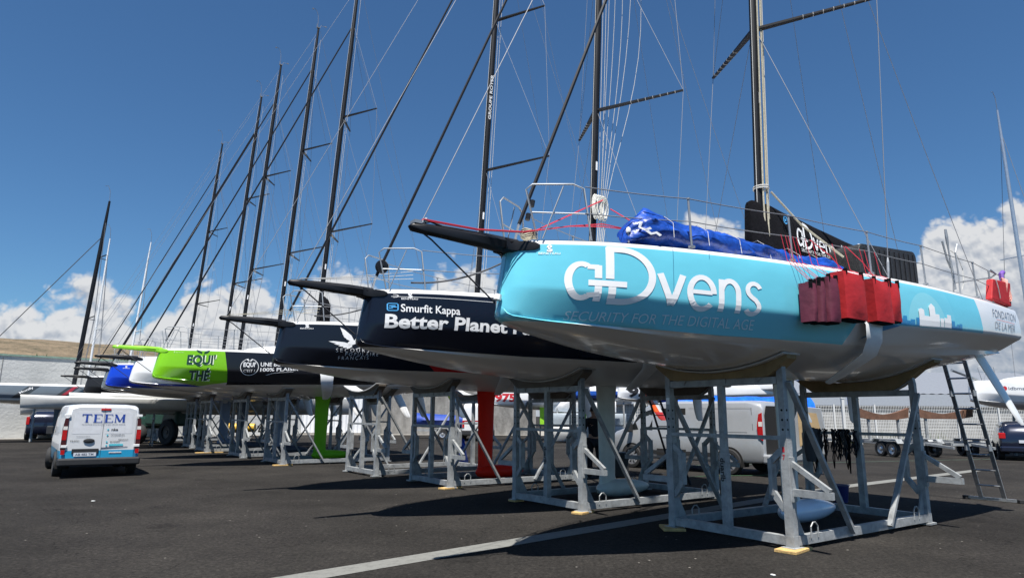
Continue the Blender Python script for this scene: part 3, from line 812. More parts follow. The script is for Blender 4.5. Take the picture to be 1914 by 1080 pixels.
# yacht 4
for e_, mm in ((.010, mat('pale_lime_lettering', (.75, .85, .62), .4)), (.016, m_green_ink)):
    dx = .035 if e_ < .012 else 0
    pr = (lambda ee: (lambda s, z: port(s, z, ee)))(e_)
    for tx, q in (("EQUI'", [(-3.453, 3.445), (-2.611, 3.465), (-2.60, 3.86), (-3.438, 3.85)]), ('TH\u00c9', [(-3.33, 2.95), (-2.72, 2.96), (-2.74, 3.40), (-3.35, 3.39)])):
        v, f = glyph_mesh(tx, .035, 0, 1.0)
        decal('lettering', (normalise(v), f), quad_map(*[(a + dx, b - dx * .3) for a, b in q], pr), mm, h4, (10, 5), K)
leaf = ([(.0, .95), (.12, .45), (.42, .12), (.46, .45), (.30, .75), (.12, .95)], [(0, 1, 2, 3, 4, 5)]), ([(.56, .12), (.62, .55), (.85, .85), (1.0, .95), (.92, .5), (.75, .2)], [(0, 1, 2, 3, 4, 5)])
decal('emblem', merge(*leaf), quad_map((-3.20, 3.865), (-2.79, 3.865), (-2.79, 4.02), (-3.20, 4.02), port), m_green_ink, h4, (4, 3), K)
decal('emblem', stroke(arc(.5, .5, .48, .48, 100, 440, 40), .03), quad_map((-1.82, 3.17), (-1.22, 3.17), (-1.22, 3.77), (-1.82, 3.77), port), m_white_ink, h4, (6, 6), K)
decal('emblem', merge(*leaf), quad_map((-1.63, 3.66), (-1.43, 3.66), (-1.43, 3.76), (-1.63, 3.76), port), m_white_ink, h4, (3, 3), K)
hull_text("EQUI'", (-1.72, 3.44), (-1.32, 3.45), (-1.32, 3.65), (-1.72, 3.64), m_white_ink, h4, bold=.03, cuts=(6, 3))
hull_text("C'EST ?", (-1.70, 3.28), (-1.34, 3.29), (-1.34, 3.39), (-1.70, 3.38), m_white_ink, h4, bold=-.01, cuts=(6, 3))
hull_text('UNE BOISSON', (-1.165, 3.50), (.05, 3.56), (.05, 3.68), (-1.165, 3.65), m_white_ink, h4, bold=.02, cuts=(10, 3))
hull_text('100% PLAISIR', (-1.165, 3.32), (.12, 3.40), (.12, 3.52), (-1.165, 3.45), m_white_ink, h4, bold=.02, cuts=(10, 3))
decal('stripe', stroke([(0, 0), (.2, .45), (.5, .75), (1, 1)], .05), quad_map((-.95, 3.2), (-.05, 3.2), (-.05, 3.35), (-.95, 3.35), port), m_white_ink, h4, (8, 2), K)
# name along the third yacht's mast
v_, f_ = glyph_mesh('GROUPE ROYER', .02)
decal('lettering', (normalise(v_), f_), lambda u, v: (mx(11.0) - .055 + .10 * (1 - v) - .02 + (u * 1.54) * .0556, -.079, 10.97 + u * 1.54), m_white_ink, y2, (4, 1), K)

# ================================================================== steel cradles
SW, SL = 1.084, 4.143          # half width, length
HF, HR = 2.72, 2.61            # post tops
def stand_meshes():
    d = {}
    def one(fn, name, sm=None):
        mb = MB(K); fn(mb); return mb.mesh(name, sm)
    d['base_beam'] = [one(lambda m, y=y: m.bar((0, y, .13), (SL, y, .13), .11, .13), 'base_beam') for y in (-SW, SW)] + \
                     [one(lambda m, x=x: m.bar((x, -SW + .06, .13), (x, SW - .06, .13), .11, .124), 'base_beam') for x in (0, SL)]
    posts = []
    for x, H in ((0, HF), (SL, HR)):
        for y in (-SW, SW):
            def f(m, x=x, y=y, H=H):
                m.bar((x, y, .20), (x, y, 1.55), .125, .125)                                # sleeve
                m.bar((x, y, 1.55), (x, y, H - .12), .10, .10)                              # sliding inner post
                m.bar((x, y, H - .12), (x, y, H), .10, .10, w2=.055, h2=.10)
                sx = 1 if x == 0 else -1
                m.prism([(x + sx * .062, .196), (x + sx * .30, .196), (x + sx * .062, .62)], y - .012, y + .012)   # gusset
                m.box((x, y, .035), (.26, .22, .03)); m.box((x, y, .125), (.135, .135, .15))
                for z in (1.72, 1.86, 2.0): m.tube([(x - .012, y - .0515, z), (x - .012, y - .052, z)], .016, 8)
            posts.append(one(f, 'post'))
    d['post'] = posts
    holes = []
    for x, H in ((0, HF), (SL, HR)):
        for y in (-SW, SW):
            def f(m, x=x, y=y):
                for z in (1.68, 1.82, 1.96): m.tube([(x - .052, y, z), (x - .0505, y, z)], .018, 10); m.tube([(x, y - .052, z), (x, y - .0505, z)], .018, 10)
            holes.append(one(f, 'holes'))
    d['holes'] = holes
    d['centre_post'] = [one(lambda m, x=x: (m.bar((x, 0, .19), (x, 0, 1.3), .115, .115), m.bar((x, 0, 1.3), (x, 0, 2.36), .095, .095)), 'centre_post') for x in (0, SL)]
    d['head_beam'] = [one(lambda m, x=x, z=z: (m.bar((x, -SW + .06, z), (x, SW - .06, z), .09, .11), m.box((x - .055, 0, z + .06), (.02, .26, .17))), 'head_beam') for x, z in ((0, 2.40), (SL, 2.32))]
    d['tie_bar'] = [one(lambda m, x=x: m.bar((x - .03, -SW + .05, 1.56), (x - .03, SW - .05, 1.56), .045, .06), 'tie_bar') for x in (0, SL)]
    br = []
    for y in (-SW, SW):
        sy = -1 if y < 0 else 1
        for x0, x1, z0 in ((.03, 1.50, 2.38), (SL - .03, SL - 1.50, 2.3)):
            br.append(one(lambda m, x0=x0, x1=x1, z0=z0, y=y, sy=sy: (m.bar((x0, y + sy * .085, z0), (x1, y + sy * .085, .12), .05, .085, up=(0, 1, 0)), m.tube([(x1, y + sy * .115, .16), (x1, y + sy * .125, .16)], .02, 8)), 'brace'))
    d['brace'] = br
    gb = []                    # head gussets that hold the timber chock
    for x, H in ((0, HF), (SL, HR)):
        for sy in (-1, 1):
            gb.append(one(lambda m, x=x, H=H, sy=sy: m.bar((x - .045, sy * (SW - .06), H - .06), (x - .058, sy * (SW - .40), H - .30), .012, .09, up=(0, 0, 1)), 'gusset'))
    d['gusset'] = gb
    gr = []                    # bowed side guides on the inner face of the posts
    for x in (0, SL):
        for sy in (-1, 1):
            yy = sy * (SW - .06); yi = sy * (SW - .24)
            gr.append(one(lambda m, x=x, yy=yy, yi=yi: (m.bar((x - .02, yy, 1.38), (x - .02, yi, 1.22), .06, .09, up=(0, 0, 1)), m.bar((x - .02, yi, 1.26), (x - .02, yi, .74), .06, .12), m.bar((x - .02, yi, .78), (x - .02, yy, .55), .06, .09)), 'side_guide'))
    d['side_guide'] = gr
    og = []
    for x in (0, SL):
        for sy in (-1, 1):
            og.append(one(lambda m, x=x, sy=sy: (m.bar((x, sy * (SW + .06), .80), (x, sy * (SW + .66), .80), .07, .10), m.bar((x, sy * (SW + .05), 1.22), (x, sy * (SW + .62), .86), .06, .07), m.box((x, sy * (SW + .075), .98), (.10, .03, .62))), 'outrigger'))
    d['outrigger'] = og
    hd = []
    for y in (-SW, SW):
        for x in (.48, SL - .48):
            hd.append(one(lambda m, x=x, y=y: m.tube([(x - .09, y - .06, .14), (x - .09, y - .06, .30), (x - .03, y - .06, .355), (x + .03, y - .06, .355), (x + .09, y - .06, .30), (x + .09, y - .06, .14)], .011, 6), 'lifting_eye'))
    d['lifting_eye'] = hd
    # timber chocks cut to the hull section, felt pad on top
    ch = []; pd = []
    for x, zb in ((0, 2.455), (SL, 2.375)):
        top = []
        for k in range(25):
            y = -1.28 + 2.56 * k / 24 if x == 0 else -1.55 + 3.1 * k / 24
            z = None
            for (ya, za), (yb, zb2) in zip(section(x), section(x)[1:]):
                if ya <= abs(y) <= yb and yb > ya: z = za + (zb2 - za) * (abs(y) - ya) / (yb - ya); break
            top.append((y, z - .035))
        w = .22
        bot = []
        for y, z in reversed(top):
            thick = .34 if abs(y) < .7 else mapr(abs(y), .7, 1.3, .30, .05)
            bot.append((y, max(zb, z - thick) if abs(y) < .95 else z - thick))
        ch.append(one(lambda m, x=x, top=top, bot=bot: m.prism(top + bot, x - .12, x + .12, axis='x'), 'chock'))
        rows = [[(x - w, y, z + .004), (x - w, y, z + .03), (x + w, y, z + .03), (x + w, y, z + .004)] for y, z in top]
        def fp_(m, rows=rows):
            m.grid(rows, close=True); m.f.append((0, 1, 2, 3)); n = len(m.v); m.f.append((n - 4, n - 3, n - 2, n - 1))
        pd.append(one(fp_, 'pad', 40))
    d['chock'] = ch; d['pad'] = pd
    return d
SM = stand_meshes()
m_chock = mat('chock_plywood', (.24, .165, .075), .75, var=.25, vscale=5, bump=.15)
m_chock_dark = mat('chock_weathered', (.12, .10, .08), .8, var=.25, vscale=5)
m_hole = mat('bolt_hole_black', (.01, .01, .01), .9)
STAND_LABEL = {0: 'nearest galvanised cradle marked 17 under the sky blue yacht', 1: 'galvanised cradle carrying the midnight blue yacht', 2: 'galvanised cradle under the black yacht with the red keel',
               3: 'empty galvanised cradle between the red keel and the green keel', 4: 'galvanised cradle carrying the green bowed yacht', 5: 'galvanised cradle under the plain white yacht',
               6: 'galvanised cradle under the royal blue yacht', 7: 'galvanised cradle under the slate grey yacht', 8: 'galvanised cradle furthest from us, under the matt black yacht'}
stands = []
for i, (x, y, a) in enumerate(STANDS):
    t = thing('boat_cradle', STAND_LABEL[i], 'cradle', (x, y, 0.0), a, 'steel cradles in a row')
    for nm in ('base_beam', 'post', 'centre_post', 'head_beam', 'tie_bar', 'brace', 'gusset', 'side_guide', 'outrigger', 'lifting_eye'):
        for j, me in enumerate(SM[nm]):
            o = put(nm, me, t, m_galv)
            if nm == 'post' and i < 3: put('bolt_holes', SM['holes'][j], o, m_hole)
    for me, pm in zip(SM['chock'], SM['pad']):
        c = put('chock', me, t, m_chock if i == 0 else m_chock_dark); put('pad', pm, c, m_pad)
    stands.append(t)
    if i < 3:       # maker's name painted up the centre post and along a brace
        v, f = glyph_mesh('duarib', .03)
        decal('lettering', (normalise(v), f), lambda u, v_: (-.062, .045 - v_ * .09, 1.22 - u * .36), m_black_ink, t, (2, 1), K)
v, f = glyph_mesh('17', .02)
decal('lettering', (normalise(v), f), quad_map((-.52, 2.52), (-.72, 2.56), (-.72, 2.70), (-.52, 2.66), lambda y, z: (-.056, y, z)), m_black_ink, stands[0], (2, 1), K)
for ch_, z in (('1', 1.36), ('7', 1.25)):
    v, f = glyph_mesh(ch_, .02)
    decal('lettering', (normalise(v), f), lambda u, w, z=z: (-.066, -SW + .025 - u * .04, z + w * .075), m_red_ink, stands[0], (1, 1), K)
MB(K).box((-.054, SW, 2.12), (.004, .07, .11)).build('number_plate', m_white_ink, stands[0])

# timber blocks under the feet of the cradles
def block(i, lx, ly, label, size=(.62, .24, .085), rz=0.0):
    x, y, a = STANDS[i]
    p = Vector((x, y, 0)) + Matrix.Rotation(a, 3, 'Z') @ Vector((lx * K, ly * K, 0))
    b = MB(1).box((0, 0, 0), size).build('timber_block', m_timber, None, bevel=.006)
    b.location = (p.x, p.y, size[2] / 2); b.rotation_euler = (0, 0, a + rz)
    tag(b, label, 'timber block', 'timber blocks under the cradle feet')
S1 = (.52, .22, .035)
block(0, -.02, -SW - .02, 'pale pine block under the near corner foot of the nearest cradle', (.46, .26, .036), .15)
block(0, -.06, SW, 'pine block in shade under the left foot of the nearest cradle', (.40, .30, .036), .9)
block(1, 0, -SW, 'pine block under the near foot of the cradle holding the midnight blue yacht', (.40, .2, .036), .3)
block(1, 0, SW, 'dark pine block under the left foot of the midnight blue yacht cradle', (.22, .2, .036))
block(2, 0, -SW, 'weathered grey block under the near foot of the red keel yacht cradle', (.50, .2, .036), .2)
block(4, 0, -SW, 'pine block under the near foot of the green bowed yacht cradle', (.55, .2, .036))
block(6, .1, -SW, 'long pine block under the near foot of the royal blue yacht cradle', (1.0, .22, .036))
block(8, .1, -SW, 'long pine block under the near foot of the furthest cradle', (1.1, .25, .036))

# ================================================================== the ground
def ground_material():
    m = bpy.data.materials.new('asphalt'); m.use_nodes = True; nt = m.node_tree; b = nt.nodes['Principled BSDF']
    tc = nt.nodes.new('ShaderNodeTexCoord')
    def nz(scale, det=6, ro=.6):
        n = nt.nodes.new('ShaderNodeTexNoise'); n.inputs['Scale'].default_value = scale; n.inputs['Detail'].default_value = det; n.inputs['Roughness'].default_value = ro
        nt.links.new(tc.outputs['Object'], n.inputs[0]); return n.outputs[0]
    def ramp(src, stops):
        r = nt.nodes.new('ShaderNodeValToRGB'); e = r.color_ramp.elements
        e[0].position, e[0].color = stops[0][0], tuple(stops[0][1]) + (1,); e[1].position, e[1].color = stops[-1][0], tuple(stops[-1][1]) + (1,)
        for p, c in stops[1:-1]: q = e.new(p); q.color = tuple(c) + (1,)
        nt.links.new(src, r.inputs[0]); return r.outputs[0]
    base = ramp(nz(.35, 7, .65), [(.32, (.0155, .0145, .0136)), (.5, (.0235, .022, .0206)), (.68, (.034, .0315, .029))])
    grit = ramp(nz(26, 8, .85), [(.34, (.42, .42, .42)), (.5, (1, 1, 1)), (.66, (2.0, 1.97, 1.92))])
    mx = nt.nodes.new('ShaderNodeMixRGB'); mx.blend_type = 'MULTIPLY'; mx.inputs[0].default_value = 1.0
    nt.links.new(base, mx.inputs[1]); nt.links.new(grit, mx.inputs[2])
    # pale dust patches and small pale specks (chips, bird marks)
    dust = ramp(nz(2.2, 8, .7), [(.56, (0, 0, 0)), (.80, (.45, .45, .45))])
    m2 = nt.nodes.new('ShaderNodeMixRGB'); nt.links.new(dust, m2.inputs[0]); nt.links.new(mx.outputs[0], m2.inputs[1]); m2.inputs[2].default_value = (.050, .046, .041, 1)
    vo = nt.nodes.new('ShaderNodeTexVoronoi'); vo.inputs['Scale'].default_value = 3.6; vo.inputs['Randomness'].default_value = 1
    nt.links.new(tc.outputs['Object'], vo.inputs[0])
    sp = nt.nodes.new('ShaderNodeMapRange'); sp.inputs[1].default_value = .06; sp.inputs[2].default_value = .03; nt.links.new(vo.outputs['Distance'], sp.inputs[0])
    ch = nt.nodes.new('ShaderNodeMath'); ch.operation = 'GREATER_THAN'; ch.inputs[1].default_value = .25
    sc = nt.nodes.new('ShaderNodeSeparateColor'); nt.links.new(vo.outputs['Color'], sc.inputs[0]); nt.links.new(sc.outputs[0], ch.inputs[0])
    mu = nt.nodes.new('ShaderNodeMath'); mu.operation = 'MULTIPLY'; nt.links.new(sp.outputs[0], mu.inputs[0]); nt.links.new(ch.outputs[0], mu.inputs[1])
    m3 = nt.nodes.new('ShaderNodeMixRGB'); nt.links.new(mu.outputs[0], m3.inputs[0]); nt.links.new(m2.outputs[0], m3.inputs[1]); m3.inputs[2].default_value = (.22, .21, .19, 1)
    # hairline cracks, oil stains and tyre-darkened patches
    wp = nt.nodes.new('ShaderNodeMixRGB'); wp.inputs[0].default_value = .12; nt.links.new(tc.outputs['Object'], wp.inputs[1])
    wn_ = nt.nodes.new('ShaderNodeTexNoise'); wn_.inputs['Scale'].default_value = 1.3; wn_.inputs['Detail'].default_value = 8; nt.links.new(tc.outputs['Object'], wn_.inputs[0])
    sc2 = nt.nodes.new('ShaderNodeVectorMath'); sc2.operation = 'SCALE'; sc2.inputs['Scale'].default_value = 9; nt.links.new(wn_.outputs[1], sc2.inputs[0]); nt.links.new(sc2.outputs[0], wp.inputs[2])
    ck = nt.nodes.new('ShaderNodeTexVoronoi'); ck.feature = 'DISTANCE_TO_EDGE'; ck.inputs['Scale'].default_value = .34; nt.links.new(wp.outputs[0], ck.inputs[0])
    cm = nt.nodes.new('ShaderNodeMapRange'); cm.inputs[1].default_value = .0; cm.inputs[2].default_value = .0035; cm.inputs[3].default_value = .45; cm.inputs[4].default_value = 1.0; nt.links.new(ck.outputs['Distance'], cm.inputs[0])
    cx = nt.nodes.new('ShaderNodeMixRGB'); cx.blend_type = 'MULTIPLY'; cx.inputs[0].default_value = 1; nt.links.new(m3.outputs[0], cx.inputs[1]); nt.links.new(cm.outputs[0], cx.inputs[2])
    st = ramp(nz(.9, 3, .5), [(.64, (1, 1, 1)), (.72, (.72, .72, .73))])
    sx = nt.nodes.new('ShaderNodeMixRGB'); sx.blend_type = 'MULTIPLY'; sx.inputs[0].default_value = 1; nt.links.new(cx.outputs[0], sx.inputs[1]); nt.links.new(st, sx.inputs[2])
    med = ramp(nz(14, 8, .75), [(.36, (.72, .72, .72)), (.64, (1.32, 1.30, 1.27))])
    sy_ = nt.nodes.new('ShaderNodeMixRGB'); sy_.blend_type = 'MULTIPLY'; sy_.inputs[0].default_value = 1; nt.links.new(sx.outputs[0], sy_.inputs[1]); nt.links.new(med, sy_.inputs[2])
    nt.links.new(sy_.outputs[0], b.inputs['Base Color'])
    b.inputs['Roughness'].default_value = .9; b.inputs['Specular IOR Level'].default_value = .08
    bp = nt.nodes.new('ShaderNodeBump'); bp.inputs['Strength'].default_value = .6; bp.inputs['Distance'].default_value = .01
    nt.links.new(nz(130, 4, .7), bp.inputs['Height']); nt.links.new(bp.outputs[0], b.inputs['Normal'])
    return m
mb = MB(1)
mb.add([(-900, -300, 0), (900, -300, 0), (900, 1500, 0), (-900, 1500, 0)], [(0, 1, 2, 3)])
g = mb.build('ground', ground_material()); tag(g, 'dark asphalt of the boat yard', 'ground', kind='structure')
def flat(name, pts, z, m, label, cat):
    o = MB(1).add([(x, y, z) for x, y in pts], [tuple(range(len(pts)))]).build(name, m); tag(o, label, cat, kind='structure'); return o
def line_material(name, col, wear=.35):
    m = bpy.data.materials.new(name); m.use_nodes = True; nt = m.node_tree; b = nt.nodes['Principled BSDF']; b.inputs['Roughness'].default_value = .8
    tc = nt.nodes.new('ShaderNodeTexCoord'); n = nt.nodes.new('ShaderNodeTexNoise'); n.inputs['Scale'].default_value = 9; n.inputs['Detail'].default_value = 9; n.inputs['Roughness'].default_value = .75
    nt.links.new(tc.outputs['Object'], n.inputs[0])
    r = nt.nodes.new('ShaderNodeValToRGB'); r.color_ramp.elements[0].position = .32; r.color_ramp.elements[0].color = tuple(c * wear for c in col) + (1,)
    r.color_ramp.elements[1].position = .52; r.color_ramp.elements[1].color = tuple(col) + (1,)
    nt.links.new(n.outputs[0], r.inputs[0]); nt.links.new(r.outputs[0], b.inputs['Base Color']); return m
m_line = line_material('concrete_strip', (.17, .17, .155), .62)
def strip(a, b, w, z, m, name, label):
    a = Vector((*a, 0)); b = Vector((*b, 0)); n = (b - a).normalized(); n = Vector((-n.y, n.x, 0)) * w / 2
    return flat(name, [tuple((p)[:2]) for p in (a + n, a - n, b - n, b + n)], z, m, label, 'marking')
CL = [Vector(p_) for p_ in ((-4.6, 4.25), (.87, 9.3), (7.35, 15.35), (14.6, 21.0))]
LS = []; RS = []
for i_, c_ in enumerate(CL):
    d_ = (CL[min(i_ + 1, 3)] - CL[max(i_ - 1, 0)]).normalized(); n_ = Vector((-d_.y, d_.x)) * .165
    LS.append(tuple(c_ + n_)); RS.append(tuple(c_ - n_))
flat('ground_strip', RS + LS[::-1], .004, m_line, 'pale concrete strip running diagonally through the yard', 'marking')
m_gline = line_material('green_line_paint', (.06, .10, .07), .5)
strip((4.0, 21.2), (19.5, 26.8), .10, .004, m_gline, 'green_line', 'faded green parking line behind the silver van')
# pale apron at the foot of the big wall
m_apron = mat('pale_concrete_apron', (.27, .255, .23), .85, var=.15, vscale=.6, bump=.2)
flat('apron', [(-60, 29.5), (-29.5, 37.0), (-15.5, 50.2), (-3, 53.0), (6, 53.0), (6, 80), (-60, 80)], .006, m_apron, 'pale dusty concrete apron at the foot of the walls', 'pavement')

# ================================================================== things lying on, hanging from or leaning against the yachts
def on_boat(i, name, label, cat, group=None):
    x, y, a = STANDS[i]
    return thing(name, label, cat, (x, y, 0), a, group)
# --- boom cover with the yacht's name, part of the nearest yacht
def loft_cover(stations, sag_=.02, n=9):
    mb = MB(K); rows = []
    for s, z0, z1, w in stations:
        row = []
        for k in range(n * 2):
            a = 2 * math.pi * k / (n * 2)
            zz = (z0 + z1) / 2 + (z1 - z0) / 2 * math.sin(a) ; ww = w * (abs(math.cos(a)) ** .7) * (1 if math.cos(a) > 0 else -1) * mapr(zz, z0, z1, 1.15, .45)
            j = noise.noise(Vector((s * 2.3, zz * 2.1, a))) * .018
            row.append((s, ww + j, zz + j))
        rows.append(row)
    mb.grid(rows, close=True); m = n * 2
    mb.f.append(tuple(range(m))); mb.f.append(tuple(len(mb.v) - m + k for k in range(m)))
    return mb
cov = loft_cover([(1.0, 4.75, 5.66, .10), (1.12, 4.55, 5.72, .16), (1.35, 4.5, 5.74, .19), (1.7, 4.52, 5.72, .20), (2.1, 4.6, 5.66, .20), (2.6, 4.7, 5.62, .19), (3.1, 4.8, 5.56, .18), (3.7, 4.88, 5.5, .17), (4.3, 4.92, 5.44, .16), (4.9, 4.95, 5.40, .15), (5.3, 4.97, 5.36, .14)]).build('boom_cover', m_blackcloth, y0, 60)
def cover_surf(s, z): return (s, -.205 * mapr(z, 4.6, 5.7, 1.1, .72) - .012, z)
decal('lettering', NAME, quad_map((2.20, 4.98), (3.50, 4.96), (3.46, 5.30), (2.22, 5.52), cover_surf), m_white_ink, cov, (12, 6), K)
v, f = glyph_mesh('SECURITY FOR THE DIGITAL AGE', -.005)
decal('lettering', (normalise(v), f), quad_map((2.3, 4.90), (3.75, 4.89), (3.74, 4.95), (2.3, 4.965), cover_surf), m_white_ink, cov, (6, 1), K)
decal('emblem', ([(0, 0), (1, .1), (.6, .5), (.2, 1)], [(0, 1, 2, 3)]), quad_map((3.72, 5.08), (4.02, 5.08), (4.02, 5.26), (3.72, 5.26), cover_surf), m_white_ink, cov, (1, 1), K)
decal('emblem', merge(stroke(arc(.5, .5, .42, .42, 0, 360, 20), .14), stroke([(.3, .5), (.7, .5)], .3)), quad_map((1.83, 5.36), (1.97, 5.36), (1.97, 5.52), (1.83, 5.52), cover_surf), m_lblue_ink, cov, (2, 2), K)
MB(K).tube([(1.4, 0, 4.72), (6.2, 0, 4.85)], .08, 10).build('boom', m_mast, y0, 50)
# topping line down to the deck beside the cover
MB(K).tube([(1.62, -.1, 5.95), (2.1, -.35, 5.35), (2.75, -.75, 4.75)], .018, 6).build('halyard', m_trope, y0)
for k, (dx, dy) in enumerate(((-.03, -.10), (.05, -.12), (.12, -.09), (.17, -.05))):
    MB(K).tube([(mx(4.5) + dx, dy - .03, 4.45), (mx(6) + dx, dy, 6), (mx(9) + dx * .9, dy, 9), (mx(14) + dx * .8, dy * .9, 14), (mx(18) + dx * .5, dy * .7, 18)], .017, 6).build('halyard', m_trope, y0)
mb = MB(K)
for z in (5.98, 6.02): mb.tube([(mx(z) + .13 * math.cos(R(a)) + .03, -.02 + .14 * math.sin(R(a)), z) for a in range(0, 361, 30)], .014, 5)
mb.build('lashing', m_lrope, y0)

# --- black quilted box cover beside the boom
t = on_boat(0, 'cockpit_cover', 'big black quilted cover with a rounded corner standing behind the boom sleeve', 'cover')
def rrect(x0, x1, z0, z1, r, n=6):
    P = []
    for cx, cz, a0 in ((x1 - r, z1 - r, 0), (x0 + r, z1 - r, 90), (x0 + .02, z0 + .02, 180), (x1 - .02, z0 + .02, 270)):
        rr = r if cz > (z0 + z1) / 2 else .02
        for k in range(n + 1): a = R(a0 + 90 * k / n); P.append((cx + rr * math.cos(a), cz + rr * math.sin(a)))
    return P
m_quilt = mat('quilted_black', (.014, .014, .015), .6, var=.4, bump=.3, bscale=18)
def tilt(pts): return [(x, z + (x - 3.3) * .075) for x, z in pts]
MB(K).prism(tilt(rrect(3.28, 5.62, 4.30, 5.10, .16)), -.78, .55).build('panel', m_quilt, t, None, bevel=.02)
mb = MB(K)
for k in range(11):
    x = 3.45 + .2 * k; zz = (x - 3.3) * .075; mb.tube([(x, -.79, 4.45 + zz), (x, -.79, 5.02 + zz)], .007, 4)
mb.build('seam', m_blackcloth, t)
mb = MB(K)
for k in range(9): x = 3.5 + .24 * k; mb.tube([(x, -.70, 5.10 + (x - 3.3) * .075), (x, -.66, 5.11 + (x - 3.3) * .075)], .014, 8)
mb.build('eyelet', m_white_ink, t)

# --- blue tarpaulin bundled along the foredeck rail
def tarp(t, stations, m, seed=0, n=22, amp=.05):
    mb = MB(K); rows = []
    for i, (s, y, z0, z1, w) in enumerate(stations):
        row = []
        for k in range(n):
            a = 2 * math.pi * k / n
            p = Vector((s, y + w * math.cos(a), (z0 + z1) / 2 + (z1 - z0) / 2 * math.sin(a)))
            q = Vector((s * 2.2 + seed, p.y * 5, p.z * 5)); d = (abs(noise.noise(q)) * 1.6 - .5) * amp + noise.noise(q * 3) * amp * .45
            nrm = Vector((0, math.cos(a), math.sin(a))); row.append(tuple(p + nrm * d))
        rows.append(row)
    fine = []
    for r0, r1 in zip(rows, rows[1:]):
        for t_ in (0, .25, .5, .75):
            row = []
            for k, (a, b) in enumerate(zip(r0, r1)):
                p = Vector(a).lerp(Vector(b), t_); q = Vector((p.x * 5 + seed, p.y * 6, p.z * 6)); p += Vector((0, noise.noise(q), noise.noise(q + Vector((9, 9, 9))))) * amp * .55
                row.append(tuple(p))
            fine.append(row)
    fine.append(rows[-1])
    mb.grid(fine, close=True); mb.f.append(tuple(range(n))); mb.f.append(tuple(len(mb.v) - n + k for k in range(n)))
    return mb.build('sheet', m, t, 75)
m_tarp = mat('blue_tarpaulin', (.007, .055, .33), .38, var=.5, vscale=7, bump=1.0, bscale=9, coat=.1)
t = on_boat(0, 'tarpaulin', 'crumpled shiny blue tarpaulin bundle lashed along the foredeck rail', 'tarpaulin')
tarp(t, [(-2.95, -.80, 4.12, 4.26, .08), (-2.86, -.82, 4.08, 4.38, .17), (-2.6, -.85, 4.08, 4.55, .25), (-2.3, -.88, 4.08, 4.53, .30), (-2.0, -.9, 4.08, 4.49, .26), (-1.6, -.95, 4.08, 4.51, .30), (-1.2, -1.0, 4.08, 4.43, .33), (-.8, -1.02, 4.08, 4.46, .27), (-.4, -1.05, 4.08, 4.39, .31), (0, -1.05, 4.08, 4.42, .26), (.4, -1.08, 4.08, 4.36, .30), (.8, -1.1, 4.08, 4.41, .25), (1.2, -1.1, 4.08, 4.40, .30), (1.6, -1.12, 4.08, 4.34, .24), (1.9, -1.12, 4.08, 4.20, .12)], m_tarp, 3, 30, .085)
mb = MB(K)
for s in (-2.6, -1.9, -1.2, -.5, .3, 1.0): mb.tube([(s, -1.38, 4.10), (s + .12, -1.27, 4.34), (s + .25, -1.0, 4.52), (s + .3, -.7, 4.5)], .004, 4)
mb.build('lashing', m_lrope, t)
m_tarpw = mat('tarp_print_white', (.75, .76, .78), .4)
decal('print', merge(stroke([(.1, 1), (.0, .6), (.3, .45), (.55, .6)], .16), stroke([(.3, .45), (.55, .2), (.8, .3), (1, .1)], .16)), quad_map((-2.84, 4.16), (-2.58, 4.16), (-2.58, 4.36), (-2.84, 4.36), lambda s, z: (s, -1.03 - .17 * mapr(s, -2.84, -2.5, 0, 1) + .02, z)), m_tarpw, t, (3, 3), K)

# --- red bags hung over the side from red lashings
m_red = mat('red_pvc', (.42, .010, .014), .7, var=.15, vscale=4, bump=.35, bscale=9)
m_red_shaded = mat('red_pvc_shaded', (.11, .014, .035), .7, var=.2, vscale=4, bump=.35, bscale=9)  # same red PVC, with the shade of the bow-facing sides put into its colour
def bag(name, label, corners, depth, m, thin=False, slope=0.0):
    """soft sided bag; corners = (s0, z0, s1, z1) of the outer face, hung just clear of the hull"""
    t = on_boat(0, name, label, 'bag', 'red bags hung over the side of the sky blue yacht')
    s0, z0, s1, z1 = corners
    yb = -max(hull_y(s0, min(3.98, z1)), hull_y(s1, min(3.98, z1))) - .035
    mb = MB(K); rows = []; N = 9
    for i in range(N):
        u = i / (N - 1); s = s0 + (s1 - s0) * u; row = []
        prof = [(0, 0), (1, 0), (1, .12), (1, .3), (1, .5), (1, .7), (1, .88), (1, 1), (0, 1)]
        for a, v_ in prof:
            bulge = .035 * math.sin(math.pi * u) * math.sin(math.pi * v_)
            dd = depth * (a if 0 < i < N - 1 else a * .93)
            w = noise.noise(Vector((s * 3, v_ * 3, z0))) * .018 * a
            row.append((s + slope * (1 - v_), yb - dd - bulge * a - w, z0 + (z1 - z0) * v_ - (.02 * math.sin(math.pi * u) if v_ == 1 else 0)))
        rows.append(row)
    mb.grid(rows, close=True); n = len(rows[0]); mb.f.append(tuple(range(n))); mb.f.append(tuple(len(mb.v) - n + k for k in range(n)))
    mb.build('bag_body', m, t, 50)
    MB(K).box(((s0 + s1) / 2 + slope, yb - depth * .5, z0 - .012), (abs(s1 - s0) * .8, depth * .8, .02)).build('base_strap', m_blackcloth, t)
    for u in (.12, .88):
        s = s0 + (s1 - s0) * u
        MB(K).box((s, yb - depth * .9, z1 - .02), (.03, .05, .12)).build('strap', m_blackcloth, t)
        MB(K).tube([(s, yb - depth * .8, z1 + .02), (s - .03, -B_(s) * .95, ZD + .02), (s - .10, -B_(s) * .93 - .005, ZD + .40)], .0045, 5).build('lashing', m_rrope, t)
    return t
bag('red_bag', 'flat red bag with painted shade hanging foremost in the row of red bags', (-.42, 3.16, -.31, 3.71), .20, m_red_shaded)
bag('red_bag', 'red bag with painted shade and black straps hanging second from the bow end', (-.28, 3.16, -.16, 3.75), .22, m_red_shaded)
